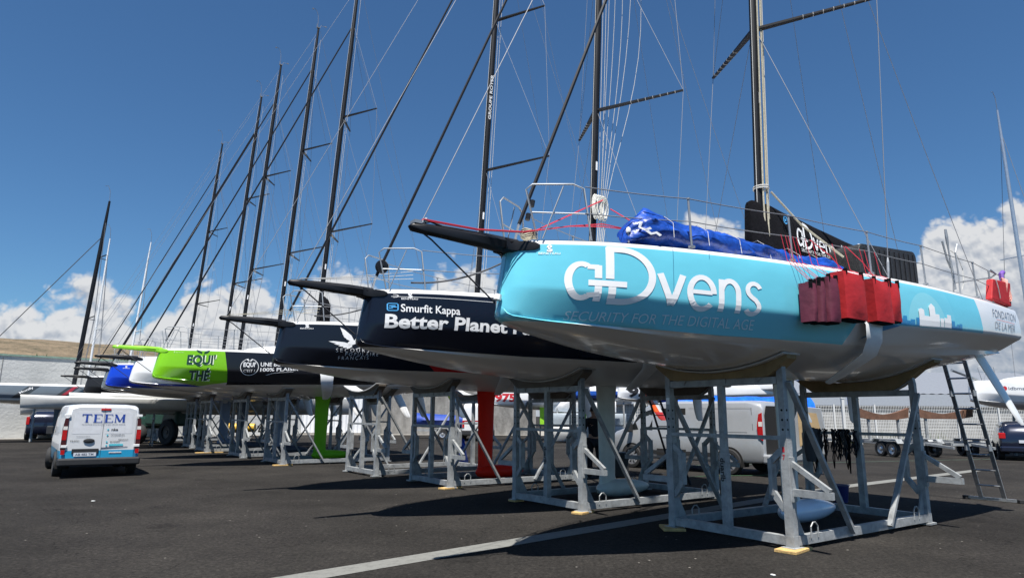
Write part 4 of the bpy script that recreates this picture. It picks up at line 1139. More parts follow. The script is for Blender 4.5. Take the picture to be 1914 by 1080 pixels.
bag('red_bag', 'red bag with painted shade and a black buckle hanging third from the bow end', (-.13, 3.17, .12, 3.81), .23, m_red_shaded)
bag('red_bag', 'large bright red square bag in the middle of the row of red bags', (.16, 3.24, .74, 3.92), .22, m_red)
bag('red_bag', 'tapering bright red bag hanging next to the large square one', (.88, 3.26, 1.38, 3.89), .18, m_red, slope=.06)
bag('red_bag', 'bright red bag hanging nearest to the stern in the row', (1.40, 3.31, 1.74, 3.92), .12, m_red)
# zig-zag of red cord between the lifeline and the bags
mb = MB(K)
for a, b in ((.1, .7), (.9, 1.4)):
    mb.tube([(a, -B_(a) * .935, ZD + .40), ((a + b) / 2, -B_(b) * .96, ZD + .17), (b, -B_(b) * .995 - .02, 3.92)], .007, 5)
mb.build('red_lashing', m_rrope, y0)
# --- red board at the stern rail
t = on_boat(0, 'red_bag', 'red rectangular bag standing alone on the stern rail of the sky blue yacht', 'bag')
MB(K).prism([(5.95, 4.16), (6.12, 4.58), (7.02, 4.60), (6.92, 4.10)], -1.92, -1.80).build('bag_body', m_red, t, None, bevel=.015)
MB(K).tube([(6.2, -1.94, 4.56), (6.24, -1.95, 4.4), (6.3, -1.94, 4.2)], .010, 5).build('strap', m_lrope, t)
# --- purple tackle and coiled lines on the stern rail
m_purple = mat('purple_cloth', (.16, .07, .36), .6, var=.25)
t = on_boat(0, 'sheet_bundle', 'bundle of pink and white lines with a purple strap on the stern rail', 'rope bundle')
mb = MB(K)
for k in range(7):
    r_ = .05 + .012 * k; c = (6.78 + .012 * k, -1.86 - .01 * k, 4.66 - .02 * k)
    mb.tube([(c[0] + r_ * .7 * math.cos(R(a)), c[1] + .02 * math.sin(R(a * 2)), c[2] - .12 + (r_ + .1) * math.sin(R(a))) for a in range(0, 361, 24)], .010, 5)
mb.build('line_coil', mat('pink_rope', (.55, .28, .24), .8, var=.3), t)
MB(K).tube([(6.95, -1.80, 4.12), (6.97, -1.80, 4.50), (6.95, -1.80, 4.80), (7.12, -1.78, 4.86)], [.035, .03, .05, .05], 8).build('purple_strap', m_purple, t, 60)
MB(K).tube([(7.05, -1.72, 4.1), (7.08, -1.72, 4.55)], .02, 6).build('post', m_steel, t)
MB(K).box((7.05, -1.76, 4.2), (.12, .12, .16)).build('block', m_black, t, bevel=.02)
# --- red tack lines along the bowsprit of the nearest yacht
mb = MB(K)
for e_ in (0, .035):
    mb.tube([(-5.5, -.02 - e_, 4.14), (-4.75, -.06 - e_, 4.135), (-4.2, -.3 - e_, 4.14), (-4.0, -.32, 4.2), (-3.35, -.42, 4.56), (-2.95, -.45, 4.78)], .009, 5)
    mb.tube([(-4.2, -.3 - e_, 4.14), (-3.6, -.5, 4.28), (-3.1, -.6, 4.34 + e_), (-2.6, -.6, 4.38)], .008, 5)
mb.tube([(-2.72, -.35, 4.72), (-2.4, -.55, 4.5), (-2.1, -.8, 4.3)], .009, 5)
mb.build('tack_line', m_rrope, y0)
MB(K).tube([(-5.46, .02, 4.12), (-5.36, .02, 4.15), (-5.2, .02, 4.12), (-4.9, .0, 4.115)], .014, 6).build('strop', m_dwire, y0)
mb = MB(K); mb.box((-5.56, 0, 4.10), (.10, .12, .04)); mb.tube([(-5.5, -.03, 4.10), (-5.44, -.03, 4.16)], .02, 8); mb.build('fitting', m_steel, y0)
mb = MB(K); mb.tube([(-4.4, -.04, 3.35), (-4.415, -.04, 3.28)], .05, 8); mb.build('eye_plate', m_white, y0)
# furled cloth heap and blocks near the stem head
mb = MB(K)
for k in range(5): mb.tube([(-4.02 + .11 * math.cos(R(a)), -.18 + .10 * math.sin(R(a)), 4.13 + .02 * k + .012 * math.sin(R(a * 3 + 50 * k))) for a in range(0, 361, 30)], .012, 5)
mb.build('line_coil', m_trope, y0)
for s, z in ((-3.93, 4.42), (-3.86, 4.62)): MB(K).tube([(s, -.02, z), (s + .02, -.02, z + .09)], .035, 8).build('turnbuckle', m_black, y0)
# deck fittings: small domed vents, a light and an aerial on the nearest yacht
MB(K).tube([(-2.93, -.9, 4.08), (-2.93, -.9, 4.22)], .012, 6).build('deck_light', m_steel, y0)
MB(K).lathe((-2.93, -.9, 4.22), (0, 0, 1), [(0, .001), (0, .03), (.03, .035), (.06, .025), (.075, .001)], 12).build('lamp', m_white, y0, 60)
MB(K).tube([(4.4, -1.95, 4.08), (4.42, -1.95, 4.42), (4.40, -1.95, 4.85), (4.52, -1.95, 5.02)], .013, 6).build('aerial', m_steel, y0)
# sheaves and splices hanging on the running backstays by the black cover
mb = MB(K); mb.tube([(4.55, -1.78, 5.35), (4.56, -1.78, 5.20), (4.58, -1.78, 4.95), (4.60, -1.79, 4.6), (4.62, -1.8, 4.2)], [.02, .028, .014, .022, .02], 6); mb.tube([(4.4, -1.76, 5.1), (4.5, -1.77, 4.75), (4.58, -1.78, 4.6)], .018, 6)
mb.build('backstay_tackle', m_steel, y0)
MB(K).tube([(4.6, -1.8, 4.95), (4.75, -1.85, 4.85), (4.83, -1.88, 4.6), (4.75, -1.9, 4.35), (4.66, -1.9, 4.2)], .008, 5).build('tail_line', m_lrope, y0)

# white tape bands along the lower spreaders of the two nearest yachts
for yy in (y0, y1):
    mb = MB(K)
    for sd_ in (-1, 1):
        a = Vector((mx(LOW) + .02, sd_ * .05, LOW)); b = Vector(TIPL(sd_)); d = (b - a).normalized()
        for k in range(7):
            u = .40 + .085 * k; c = a.lerp(b, u); mb.bar(c - d * .007, c + d * .007, .125 - .06 * u + .006, .045 - .015 * u + .008)
    mb.build('tape_bands', mat('tape_grey', (.30, .30, .30), .6), yy)
    for sd_ in (-1, 1):
        c = Vector(CH(sd_)); t_ = (Vector(TIPL(sd_)) - c).normalized()
        MB(K).tube([c, c + t_ * .10, c + t_ * .26, c + t_ * .34], [.012, .022, .022, .010], 6).build('turnbuckle', m_steel, yy)
# --- gear of the second yacht: slack white halyards and the big white coil on the mast
t = on_boat(1, 'rope_coil', 'thick white rope coil hung on the mast of the midnight blue yacht', 'rope coil')
mb = MB(K)
for k in range(9):
    ox = (k - 4) * .035; w = .10 + .015 * (k % 3)
    mb.tube([(mx(6.7) + .05 + ox + w * math.cos(R(a)), -.16 - .02 * (k % 4), 6.72 + (.30 - .015 * (k % 4)) * math.sin(R(a))) for a in range(0, 361, 24)], .017, 6)
for k in range(4): mb.tube([(mx(6.9) + .05 + .19 * math.cos(R(a)), -.17 + .06 * math.sin(R(a)), 6.86 + k * .035) for a in range(0, 361, 30)], .017, 6)
mb.build('coil', mat('white_braid', (.62, .61, .56), .85, var=.25, vscale=60), t)
for k, (b, zt) in enumerate(((.15, 20), (.35, 20.4), (.6, 19), (.9, 20.6), (1.3, 18.4))):
    n = 14; P = []
    for i in range(n + 1):
        u = i / n; z = 6.9 + (zt - 6.9) * u; P.append((mx(z) + .12 + b * math.sin(math.pi * u) ** 1.2 * (1 - .3 * u), -.12 - .05 * k, z))
    MB(K).tube(P, .0065, 5).build('halyard', m_lrope, y1)
for k in range(5): MB(K).tube([(mx(6.5) + .03 + .06 * k, -.16, 6.5), (mx(5.4) + .04 * k - .05, -.15, 5.2), (mx(4.4) + .1 * (k - 2), -.18, 4.3)], .010, 5).build('halyard', m_lrope, y1)
# loose lines from the bowsprit of yachts 1 and 2, with blocks
for yy, m in ((y1, m_lrope), (y2, m_trope)):
    for k in range(3):
        MB(K).tube(sag((-5.45, -.05 + .05 * k, 4.12), (-3.4 + .1 * k, -.2 + .2 * k, 4.35 + .12 * k), .02), .005, 5).build('tack_line', m, yy)
    MB(K).tube(sag((-3.6, -.5, 4.2), (-1.6, -1.2, 4.95), .18) + sag((-1.6, -1.2, 4.95), (-1.35, -1.5, 4.1), .0)[1:], .018, 6).build('strop', m_dwire, yy)
mb = MB(K); mb.lathe((-3.98, -.06, 4.52), (0, 1, 0), [(-.04, .02), (-.035, .12), (0, .13), (.035, .12), (.04, .02)], 16); mb.build('furling_drum', m_black, y1, 40)
tarp_h = thing('hatch_cover', 'low black cloth hump over the cabin of the black yacht beside its mast', 'cover', (STANDS[2][0], STANDS[2][1], 0), STANDS[2][2])
rows = []
for s, hh in ((1.2, .02), (1.35, .22), (1.6, .36), (1.9, .40), (2.3, .34), (2.8, .2), (3.1, .03)):
    rows.append([(s, .75 * math.sin(R(a)), ZD + .44 + hh * max(0, math.cos(R(a))) ** .6) for a in (-90, -75, -50, -25, 0, 25, 50, 75, 90)])
MB(K).grid(rows).build('cloth', m_blackcloth, tarp_h, 60)
# tall dark bag on the mast foot of the green bowed yacht
sb = on_boat(4, 'sail_bag', 'black sail bag strapped to the mast foot of the green bowed yacht', 'bag')
tarp(sb, [(1.45, 0, 5.1, 6.4, .12), (1.55, 0, 4.9, 6.6, .20), (1.7, 0, 4.9, 6.5, .18), (1.82, 0, 5.1, 6.3, .08)], m_blackcloth, 8, 14)

# --- dark ropes hung over the rear tie bar of the nearest cradle
t = on_boat(0, 'hanging_ropes', 'tangled curtain of black ropes hung over the rear bar of the nearest cradle', 'ropes')
rnd = random.Random(4)
for k in range(46):
    y = -.02 + .98 * rnd.random(); L_ = .30 + .22 * rnd.random() + (.35 if k % 9 == 0 else 0); w = .02 + .05 * rnd.random(); dx = -.07 - .05 * rnd.random()
    P = [(SL - .03, y, 1.62), (SL + dx, y + .01, 1.55), (SL + dx - .01, y - w, 1.55 - L_ * .6), (SL + dx, y, 1.55 - L_), (SL + dx + .02, y + w, 1.55 - L_ * .7), (SL + .05, y + w, 1.5), (SL - .03, y + w, 1.64)]
    MB(K).tube(P, .012, 5).build('rope', m_dwire if k % 3 else m_blackcloth, t)
t = on_boat(0, 'grey_jacket', 'grey work jacket hung at the left end of the bar with the black ropes', 'jacket')
mb = MB(K); rows = []
for z, w, d in ((1.66, .04, .03), (1.62, .13, .06), (1.5, .18, .09), (1.3, .19, .10), (1.1, .17, .09), (.98, .15, .08)):
    rows.append([(SL - .06 + d * math.sin(2 * math.pi * k / 12) + .01 * noise.noise(Vector((k, z * 4, 0))), .92 + w * math.cos(2 * math.pi * k / 12), z) for k in range(12)])
mb.grid(rows, close=True); mb.f.append(tuple(range(12))); mb.f.append(tuple(len(mb.v) - 12 + k for k in range(12)))
mb.build('cloth', mat('grey_cloth', (.07, .075, .085), .85, bump=.4, bscale=15), t, 60)

# --- blue bucket
t = thing('bucket', 'dark blue plastic bucket standing in the shade behind the nearest cradle', 'bucket', (6.14, 12.72, 0))
m_bkt = mat('navy_plastic', (.012, .018, .12), .4)
MB(1).lathe((0, 0, 0), (0, 0, 1), [(0, .001), (0, .12), (.30, .16), (.30, .175), (.315, .175), (.315, .15), (.02, .112), (.02, .001)], 24).build('pail', m_bkt, t, 40)
MB(1).tube([(.165 * math.cos(R(a)), .06, .30 - .14 * math.sin(R(a))) for a in range(0, 181, 15)], .005, 5).build('handle', m_steel, t)
# --- crumpled blue bag behind the cradle of the black yacht
t = thing('blue_bag', 'crumpled bright blue tarpaulin bag heaped on the asphalt left of the red keel', 'bag', (-1.62, 21.2, 0))
mb = MB(1); rows = []
for z, w in ((0, .26), (.12, .30), (.28, .24), (.45, .19), (.62, .13), (.78, .08), (.86, .02)):
    rows.append([(w * math.cos(2 * math.pi * k / 22) + .10 * noise.noise(Vector((k * .8, z * 7, 1))) + .04 * z, .8 * w * math.sin(2 * math.pi * k / 22) + .10 * noise.noise(Vector((k * .8, z * 7, 5))), z) for k in range(22)])
mb.grid(rows, close=True); mb.f.append(tuple(len(mb.v) - 22 + k for k in range(22)))
mb.build('cloth', mat('bright_blue_tarp', (.03, .09, .48), .4, var=.4, vscale=9, bump=.5, bscale=18), t, 50)
# --- hose and power lead lying on the asphalt
o = MB(1).tube([(4.2 + .55 * k + .10 * math.sin(k * 1.7), 17.2 + .28 * k + .22 * math.sin(k * 1.1), .015) for k in range(8)], .009, 6).build('garden_hose', mat('hose_green', (.035, .09, .04), .6), None, 80)
tag(o, 'green hose snaking over the asphalt in front of the silver van', 'hose')
o = MB(1).tube([(.2 + .45 * k, 16.1 + .30 * k + .20 * math.sin(k * 1.3), .012) for k in range(12)], .010, 6).build('power_lead', m_dwire, None, 80)
tag(o, 'black power lead lying from the middle cradles towards the silver van', 'cable')
# --- small litter
for k, (x, y, s) in enumerate(((-7.3, 12.0, .035), (.9, 5.9, .03), (2.6, 6.9, .03))):
    o = MB(1).box((0, 0, 0), (s * 1.6, s, s * .4), rz=k).build('paper_scrap', mat('paper_white', (.6, .6, .58), .8), None, bevel=.004); o.location = (x, y, s * .2 + .002)
    tag(o, ['scrap of white paper on the bare asphalt to the left of the cradles', 'scrap of pale paper beside the concrete strip at the front', 'scrap of pale paper in front of the nearest cradle'][k], 'litter')

# --- aluminium ladder against the stern
m_alu = mat('worn_aluminium', (.42, .43, .44), .35, .7, var=.3, vscale=14)
lad = thing('ladder', 'tall aluminium ladder with a wide foot leaning on the sky blue stern', 'ladder', (9.22, 13.07, 0))
f0 = Vector((-.10, .10, 0)); f1 = Vector((.10, -.16, 0)) ; top0 = Vector((8.42, 12.63, 3.05)) - Vector((9.22, 13.07, 0)); 
u_ = (f1 - f0).normalized(); half_w = .19
axis = (top0).normalized()
for s in (-1, 1):
    b = u_ * s * half_w; MB(1).bar(b + Vector((0, 0, .05)), top0 + b * .92, .03, .07, up=tuple(u_)).build('rail', m_alu, lad)
Lr = top0.length
for k in range(1, 11):
    c = axis * (Lr * k / 10.6); MB(1).tube([c - u_ * half_w * .97, c + u_ * half_w * .97], .017, 8).build('rung', m_alu, lad)
for k in (3.45, 7.0):
    for s in (-1, 1): c = axis * (Lr * k / 10.6); MB(1).box(tuple(c + u_ * s * half_w), (.06, .06, .12)).build('hinge', m_steel, lad, bevel=.01)
MB(1).bar(tuple(-u_ * .42 + Vector((0, 0, .04))), tuple(u_ * .42 + Vector((0, 0, .04))), .05, .05).build('stabiliser', m_alu, lad)
for s in (-1, 1): MB(1).box(tuple(u_ * .44 * s + Vector((0, 0, .035))), (.10, .10, .07)).build('rubber_foot', m_rubber, lad, bevel=.01)
# --- black step ladder behind the second cradle
lad2 = thing('ladder', 'dark narrow ladder leaning beneath the midnight blue yacht near the silver van', 'ladder', (3.95, 15.6, 0))
for s in (-1, 1): MB(1).bar((.17 * s, 0, 0), (.12 * s - .5, 1.0, 2.35), .025, .05).build('rail', m_mast, lad2)
for k in range(1, 9): t_ = k / 9; MB(1).tube([(-.5 * t_ - .16, 1.0 * t_, 2.35 * t_), (-.5 * t_ + .16, 1.0 * t_, 2.35 * t_)], .012, 6).build('rung', m_mast, lad2)

# ================================================================== vehicles (x forward, y left, z up; origin at the rear bumper on the ground)
m_glass = mat('tinted_glass', (.015, .018, .02), .08, var=.1, coat=.5)
m_rim = mat('alloy_rim', (.55, .56, .57), .3, .7, var=.08)
m_tail = mat('tail_lamp_red', (.45, .008, .01), .15, coat=.6)
m_tailw = mat('lamp_clear', (.75, .72, .68), .15, coat=.6)
m_bump = mat('black_bumper', (.022, .023, .025), .6, var=.2)
m_dark = mat('underbody_black', (.006, .006, .006), .9)
def vehicle(name, label, loc, heading, L_, prof, wid, body_m, wheels, wr, cat='van', tumble=.09, belt=1.05, steer=0.0, group=None):
    """prof: (x, z bottom, z top, width factor) stations"""
    t = thing(name, label, cat, (loc[0], loc[1], 0), heading, group)
    rows = []
    def ring(x, zb, zt, wf):
        w = wid / 2 * wf; r_ = min(.16, (zt - zb) * .3); P = []
        half_ = [(.0, zb), (w * .80, zb), (w - .04, zb + .03), (w - .008, zb + .12), (w, zb + (min(belt, zt) - zb) * .55)]
        if zt > belt + .1:
            half_ += [(w - .006, belt - .06), (w - .02, belt), (w - tumble * .55, belt + (zt - belt) * .55), (w - tumble - .01, zt - r_), (w - tumble - .035, zt - r_ * .45), (w - tumble - .10, zt - .03), (w * .55, zt - .005), (0, zt)]
        else:
            half_ += [(w - .004, zb + (zt - zb) * .7), (w - .015, zb + (zt - zb) * .8), (w - .04, zt - .08), (w - .07, zt - .05), (w - .12, zt - .03), (w - .2, zt - .015), (w * .55, zt - .004), (0, zt)]
        return [(x, y, z) for y, z in half_] + [(x, -y, z) for y, z in half_[-2:0:-1]]
    for st in prof: rows.append(ring(*st))
    mb = MB(1); mb.grid(rows, close=True); n = len(rows[0]); mb.f.append(tuple(range(n))); mb.f.append(tuple(len(mb.v) - n + k for k in range(n)))
    body = mb.build('body', body_m, t, 38)
    def sy(x, z):
        """half width of the side at x, z"""
        for (a, b) in zip(prof, prof[1:]):
            if a[0] <= x <= b[0]:
                u = (x - a[0]) / (b[0] - a[0]); zb = a[1] + (b[1] - a[1]) * u; zt = a[2] + (b[2] - a[2]) * u; wf = a[3] + (b[3] - a[3]) * u; break
        else: zb, zt, wf = prof[0][1], prof[0][2], prof[0][3]
        w = wid / 2 * wf
        if z <= belt: return w - .003
        u = (z - belt) / max(.05, zt - belt)
        return w - .02 - (tumble * .55 - .02) * min(1, u / .55) - max(0, (u - .55)) * tumble * 1.2
    for wx in wheels:
        for s in (-1, 1):
            st = steer if wx == wheels[-1] else 0
            y = s * (wid / 2 - .072); d = Vector((math.sin(-st), math.cos(st), 0)) * s
            wh = MB(1).lathe((wx, y - s * .10, wr), d, [(0, wr * .55), (0, wr * .95), (.03, wr), (.18, wr), (.215, wr * .94), (.222, wr * .72), (.20, wr * .66)], 28).build('wheel', m_rubber, t, 40)
            MB(1).lathe((wx, y - s * .10, wr), d, [(.195, wr * .67), (.205, wr * .66), (.18, wr * .58), (.16, .06), (.185, .05), (.185, .001)], 28).build('hub', mat('hub_grey', (.10, .10, .11), .4, .5), wh, 40)
            mb = MB(1); ax = d; u1 = Vector((0, 0, 1)); u2 = ax.cross(u1)
            for k in range(10):
                a = 2 * math.pi * k / 10; dr = u1 * math.cos(a) + u2 * math.sin(a); c = Vector((wx, y - s * .10, wr)) + ax * .192
                mb.bar(c + dr * .04, c + dr * wr * .64, .05, .018, up=tuple(ax))
            mb.build('rim', m_rim, wh)
            # arch
            mb = MB(1); R1 = wr * 1.16; yo = wid / 2 + .004; P = []
            for k in range(17): a = math.pi * k / 16; P.append((wx + R1 * math.cos(a), wr + R1 * math.sin(a)))
            P += [(wx - R1, .22), (wx + R1, .22)]
            mb.prism(P, s * (yo - .32), s * yo); mb.build('wheel_arch', m_dark, t)
    return t, body, sy
def side_panel(t, name, pts, sy, s, m, e=.006):
    o = MB(1).add([(x, s * (sy(x, z) + e), z) for x, z in pts], [tuple(range(len(pts)))]).build(name, m, t); return o
def rear_panel(t, name, pts, m, x=-.006, x_of=None):
    return MB(1).prism(pts, x, x + .004, axis='x').build(name, m, t)

# ---- white and blue van at the left, seen from behind
m_van = paint('van_white_blue', (.72, .74, .76), [(below(.72), (.03, .30, .52))], K=1, rough=.3, streak=.06)
VP = [(0, .48, 1.70, .93), (.02, .36, 1.86, .965), (.08, .33, 1.93, .985), (.4, .31, 1.965, 1), (3.0, .30, 1.965, 1), (3.35, .30, 1.93, 1), (3.62, .30, 1.80, 1), (4.15, .30, 1.28, .99), (4.7, .30, 1.05, .96), (4.92, .30, .92, .90), (5.0, .36, .70, .82)]
tv, tb, tsy = vehicle('white_van', 'white delivery van with blue skirt and TEEM lettering on its closed rear doors', (-9.95, 16.4), math.atan2(.80, -.60), 5.0, VP, 1.92, m_van, (.95, 3.95), .335, steer=-.25)
rd = MB(1).prism([(-.80, .47), (.80, .47), (.80, 1.60), (.76, 1.82), (.60, 1.875), (-.60, 1.875), (-.76, 1.82), (-.80, 1.60)], -.012, .02, axis='x').build('rear_doors', paint('van_door_white_blue', (.70, .71, .72), [(below(.72), (.02, .32, .55))], K=1, rough=.3, streak=.04), tv, None, bevel=.008)
rear_panel(rd, 'door_gap', [(-.004, .48), (.004, .48), (.004, 1.87), (-.004, 1.87)], m_dark, -.0145)
for s in (-1, 1):
    rear_panel(rd, 'pressing', [(s * .05, 1.16), (s * .70, 1.16), (s * .72, 1.20), (s * .68, 1.72), (s * .62, 1.76), (s * .05, 1.76)], mat('van_panel', (.70, .71, .73), .35), -.0145)
    mb = MB(1); mb.prism([(s * .82, .75), (s * .935, .75), (s * .93, 1.3), (s * .90, 1.58), (s * .82, 1.58)], -.03, .05, axis='x'); lc = mb.build('lamp_cluster', mat('lamp_dark', (.06, .01, .012), .3), tv)
    rear_panel(lc, 'stop_lamp', [(s * .825, 1.0), (s * .93, 1.0), (s * .93, 1.26), (s * .825, 1.26)], m_tail, -.036)
    rear_panel(lc, 'reversing_lamp', [(s * .825, 1.27), (s * .925, 1.27), (s * .92, 1.36), (s * .825, 1.36)], m_tailw, -.036)
    for z in (.80, 1.62): MB(1).box((-.03, s * .86, z + .03), (.03, .14, .07)).build('hinge', m_white, tv, bevel=.008)
    rear_panel(lc, 'fog_lamp', [(s * .83, .62), (s * .92, .62), (s * .92, .74), (s * .83, .74)], m_tail, -.036)
MB(1).box((-.05, 0, .42), (.22, 1.94, .20)).build('bumper', m_bump, tv, bevel=.04)
MB(1).box((-.015, -.02, 1.815), (.03, .24, .06)).build('brake_light', m_tail, tv, bevel=.01)
MB(1).box((-.02, .36, .70), (.03, .62, .13)).build('plate_recess', m_bump, tv, bevel=.01)
npl = MB(1).box((-.034, .36, .615), (.008, .52, .10)).build('number_plate', mat('plate_white', (.6, .62, .66), .4), tv)
def rear_text(txt, y0_, y1_, z0_, z1_, m, bold=0., x=-.022, par=None):
    v, f = glyph_mesh(txt, bold); decal('lettering', (normalise(v), f), lambda u, w: (x, y0_ + (y1_ - y0_) * u, z0_ + (z1_ - z0_) * w), m, par or tv, (1, 1))
# serif capitals drawn as strokes
def serif_name():
    T = [([(0, .96), (.21, .96)], .10), ([(.105, .96), (.105, .04)], .045), ([(.06, .03), (.15, .03)], .05), ([(.005, .96), (.005, .78)], .02), ([(.205, .96), (.205, .78)], .02)]
    def E(x): return [([(x, .96), (x + .19, .96)], .07), ([(x + .045, .97), (x + .045, .03)], .05), ([(x, .03), (x + .20, .03)], .07), ([(x + .05, .5), (x + .15, .5)], .05), ([(x + .185, .96), (x + .185, .80)], .018), ([(x + .195, .03), (x + .195, .2)], .018)]
    M_ = [([(.76, .97), (.76, .03)], .02), ([(.765, .95), (.86, .08)], .05), ([(.86, .08), (.95, .95)], .018), ([(.95, .97), (.95, .03)], .05), ([(.73, .03), (.79, .03)], .05), ([(.92, .03), (.99, .03)], .05), ([(.73, .97), (.78, .97)], .05), ([(.94, .97), (.99, .97)], .05)]
    out = []
    for p, w in T + E(.25) + E(.50) + M_:
        vertical = abs(p[0][0] - p[1][0]) < .001
        if vertical: x = p[0][0]; out.append(([(x - w / 2, p[1][1]), (x + w / 2, p[1][1]), (x + w / 2, p[0][1]), (x - w / 2, p[0][1])], [(0, 1, 2, 3)]))
        elif abs(p[0][1] - p[1][1]) < .001: out.append(([(p[0][0], p[0][1] - w / 2), (p[1][0], p[0][1] - w / 2), (p[1][0], p[0][1] + w / 2), (p[0][0], p[0][1] + w / 2)], [(0, 1, 2, 3)]))
        else: out.append(([(p[0][0] - w / 2, p[0][1]), (p[0][0] + w / 2, p[0][1]), (p[1][0] + w / 2, p[1][1]), (p[1][0] - w / 2, p[1][1])], [(0, 1, 2, 3)]))
    return merge(*out)
decal('lettering', serif_name(), lambda u, w: (-.022, .52 - 1.04 * u, 1.47 + .22 * w), mat('teem_blue', (.025, .07, .36), .4), tv, (1, 1))
rear_text('TECHNIQUE ELECTRONIQUE ELECTRICITE MARINE', .52, -.52, 1.395, 1.425, m_slate_ink)
rear_text('nke', -.20, -.36, 1.24, 1.31, m_black_ink, .02); rear_text('OCEANPLEX', -.20, -.54, 1.10, 1.145, m_slate_ink); rear_text('ICOM', -.20, -.42, .915, .965, m_black_ink)
rear_text('RENAULT', -.40, -.64, .975, 1.01, m_black_ink, .01); rear_text('TRAFIC', .74, .52, .955, .99, m_black_ink, .01)
rear_text('MARINE ENERGY', .60, .28, 1.075, 1.10, m_slate_ink)
for z in (1.27, 1.12, .94, .84):
    mb = MB(1); mb.lathe((-.020, -.12, z), (-1, 0, 0), [(0, .022), (.003, .022), (.003, .001)], 10); mb.build('dot', mat('dot_blue', (.10, .55, .65), .4), tv)
rear_panel(tv, 'sticker', [(-.18, .83), (-.52, .83), (-.52, .88), (-.18, .88)], mat('dot_blue', (.10, .55, .65), .4), -.022)
rear_panel(tv, 'sticker', [(-.20, .635), (-.50, .635), (-.50, .67), (-.20, .67)], m_white_ink, -.022)
rear_text('teem-marine', -.21, -.49, .642, .664, m_slate_ink, x=-.024)
rear_text('AB 482 TM', .58, .16, .585, .645, m_slate_ink, .01, x=-.040)
mb = MB(1); mb.lathe((-.018, .30, .97), (-1, 0, 0), [(0, .001), (0, .10), (.02, .09), (.03, .05), (.03, .001)], 20); hd_ = mb.build('handle', m_bump, tv, 40); hd_.scale = (1, 1.35, .62); hd_.location = (0, -.105, .37)
rear_panel(tv, 'trim_strip', [(.0, .765), (-.62, .80), (-.64, .81), (.0, .79)], m_slate_ink, -.022)
for s in (-1, 1):
    side_panel(tv, 'side_window', [(3.1, 1.12), (3.95, 1.12), (3.62, 1.66), (3.1, 1.76)], tsy, s, m_glass)
    MB(1).box((3.85, s * 1.05, 1.18), (.12, .18, .26)).build('mirror', m_bump, tv, bevel=.03)
    side_panel(tv, 'side_moulding', [(.1, .42), (.52, .42), (.52, .52), (.1, .52)], tsy, s, m_bump)
    side_panel(tv, 'pressing', [(.25, 1.16), (1.9, 1.16), (1.9, 1.74), (.30, 1.72)], tsy, s, mat('van_side_grey', (.50, .53, .56), .35))
side_panel(tv, 'door_gap', [(1.98, .45), (1.995, .45), (1.995, 1.80), (1.98, 1.80)], tsy, 1, m_dark)

tv.scale = (.88, .88, .88)
# ---- silver van behind the nearest cradle
m_silver = mat('silver_paint', (.42, .435, .45), .34, .35, var=.03, coat=.6)
SP = [(0, .50, 1.72, .93), (.03, .38, 1.86, .97), (.10, .34, 1.94, .99), (.5, .32, 1.99, 1), (3.2, .30, 1.99, 1), (3.6, .30, 1.95, 1), (3.95, .30, 1.78, 1), (4.4, .30, 1.30, .99), (4.95, .30, 1.10, .95), (5.2, .32, .92, .88), (5.28, .38, .72, .80)]
sv, svb, ssy = vehicle('silver_van', 'silver panel van with open doors parked behind the nearest cradle', (7.35, 18.35), math.atan2(.735, -.68), 5.3, SP, 1.96, m_silver, (1.0, 4.25), .345)
for s in (-1, 1):
    tl = MB(1).prism([(-.0, .92), (.14, .98), (.16, 1.3), (.10, 1.62), (.0, 1.66)], s * .955 if s > 0 else -.985, s * .985 if s > 0 else -.955).build('tail_lamp', m_tail, sv, None, bevel=.01)
    side_panel(sv, 'side_window', [(3.5, 1.14), (4.35, 1.14), (4.0, 1.62), (3.5, 1.76)], ssy, s, m_glass)
    side_panel(sv, 'side_moulding', [(1.45, .46), (3.75, .46), (3.75, .56), (1.45, .56)], ssy, s, m_bump)
    MB(1).box((4.25, s * 1.08, 1.2), (.12, .20, .28)).build('mirror', m_bump, sv, bevel=.03)
groove = mat('silver_groove', (.17, .18, .19), .4)
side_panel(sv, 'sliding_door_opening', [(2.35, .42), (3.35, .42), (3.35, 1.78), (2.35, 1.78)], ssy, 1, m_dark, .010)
for pts in ([(.45, 1.13), (2.25, 1.13), (2.25, 1.145), (.45, 1.145)], [(.42, 1.04), (2.25, 1.04), (2.25, 1.055), (.55, 1.055)], [(.30, 1.78), (2.25, 1.78), (2.25, 1.79), (.30, 1.79)], [(.28, 1.2), (.30, 1.2), (.34, 1.78), (.32, 1.78)]):
    side_panel(sv, 'pressing', pts, ssy, 1, groove, .004)
for s in (-1, 1): MB(1).box((.055, s * .965, 1.36), (.10, .05, .12)).build('indicator', m_tailw, sv)
# hinged rear door swung open, with a pale ply lining
dr = MB(1).prism([(0, .55), (.78, .55), (.80, 1.2), (.72, 1.80), (0, 1.86)], -.02, .02).build('rear_door', m_silver, sv, None, bevel=.015)
dr.location = (-.01, -.93, 0); dr.rotation_euler = (0, 0, R(188))
dr2 = MB(1).prism([(.10, .75), (.66, .75), (.68, 1.2), (.60, 1.66), (.10, 1.70)], .022, .026).build('lining', mat('ply_lining', (.42, .30, .16), .8, var=.15), dr)
dr3 = MB(1).prism([(.10, .75), (.66, .75), (.68, 1.2), (.60, 1.66), (.10, 1.70)], -.026, -.022).build('lining', MATS['ply_lining'], dr)
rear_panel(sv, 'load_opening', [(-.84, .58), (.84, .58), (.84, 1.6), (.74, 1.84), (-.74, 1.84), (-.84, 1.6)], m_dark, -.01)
MB(1).box((-.06, 0, .46), (.22, 1.98, .24)).build('bumper', m_silver, sv, bevel=.05)

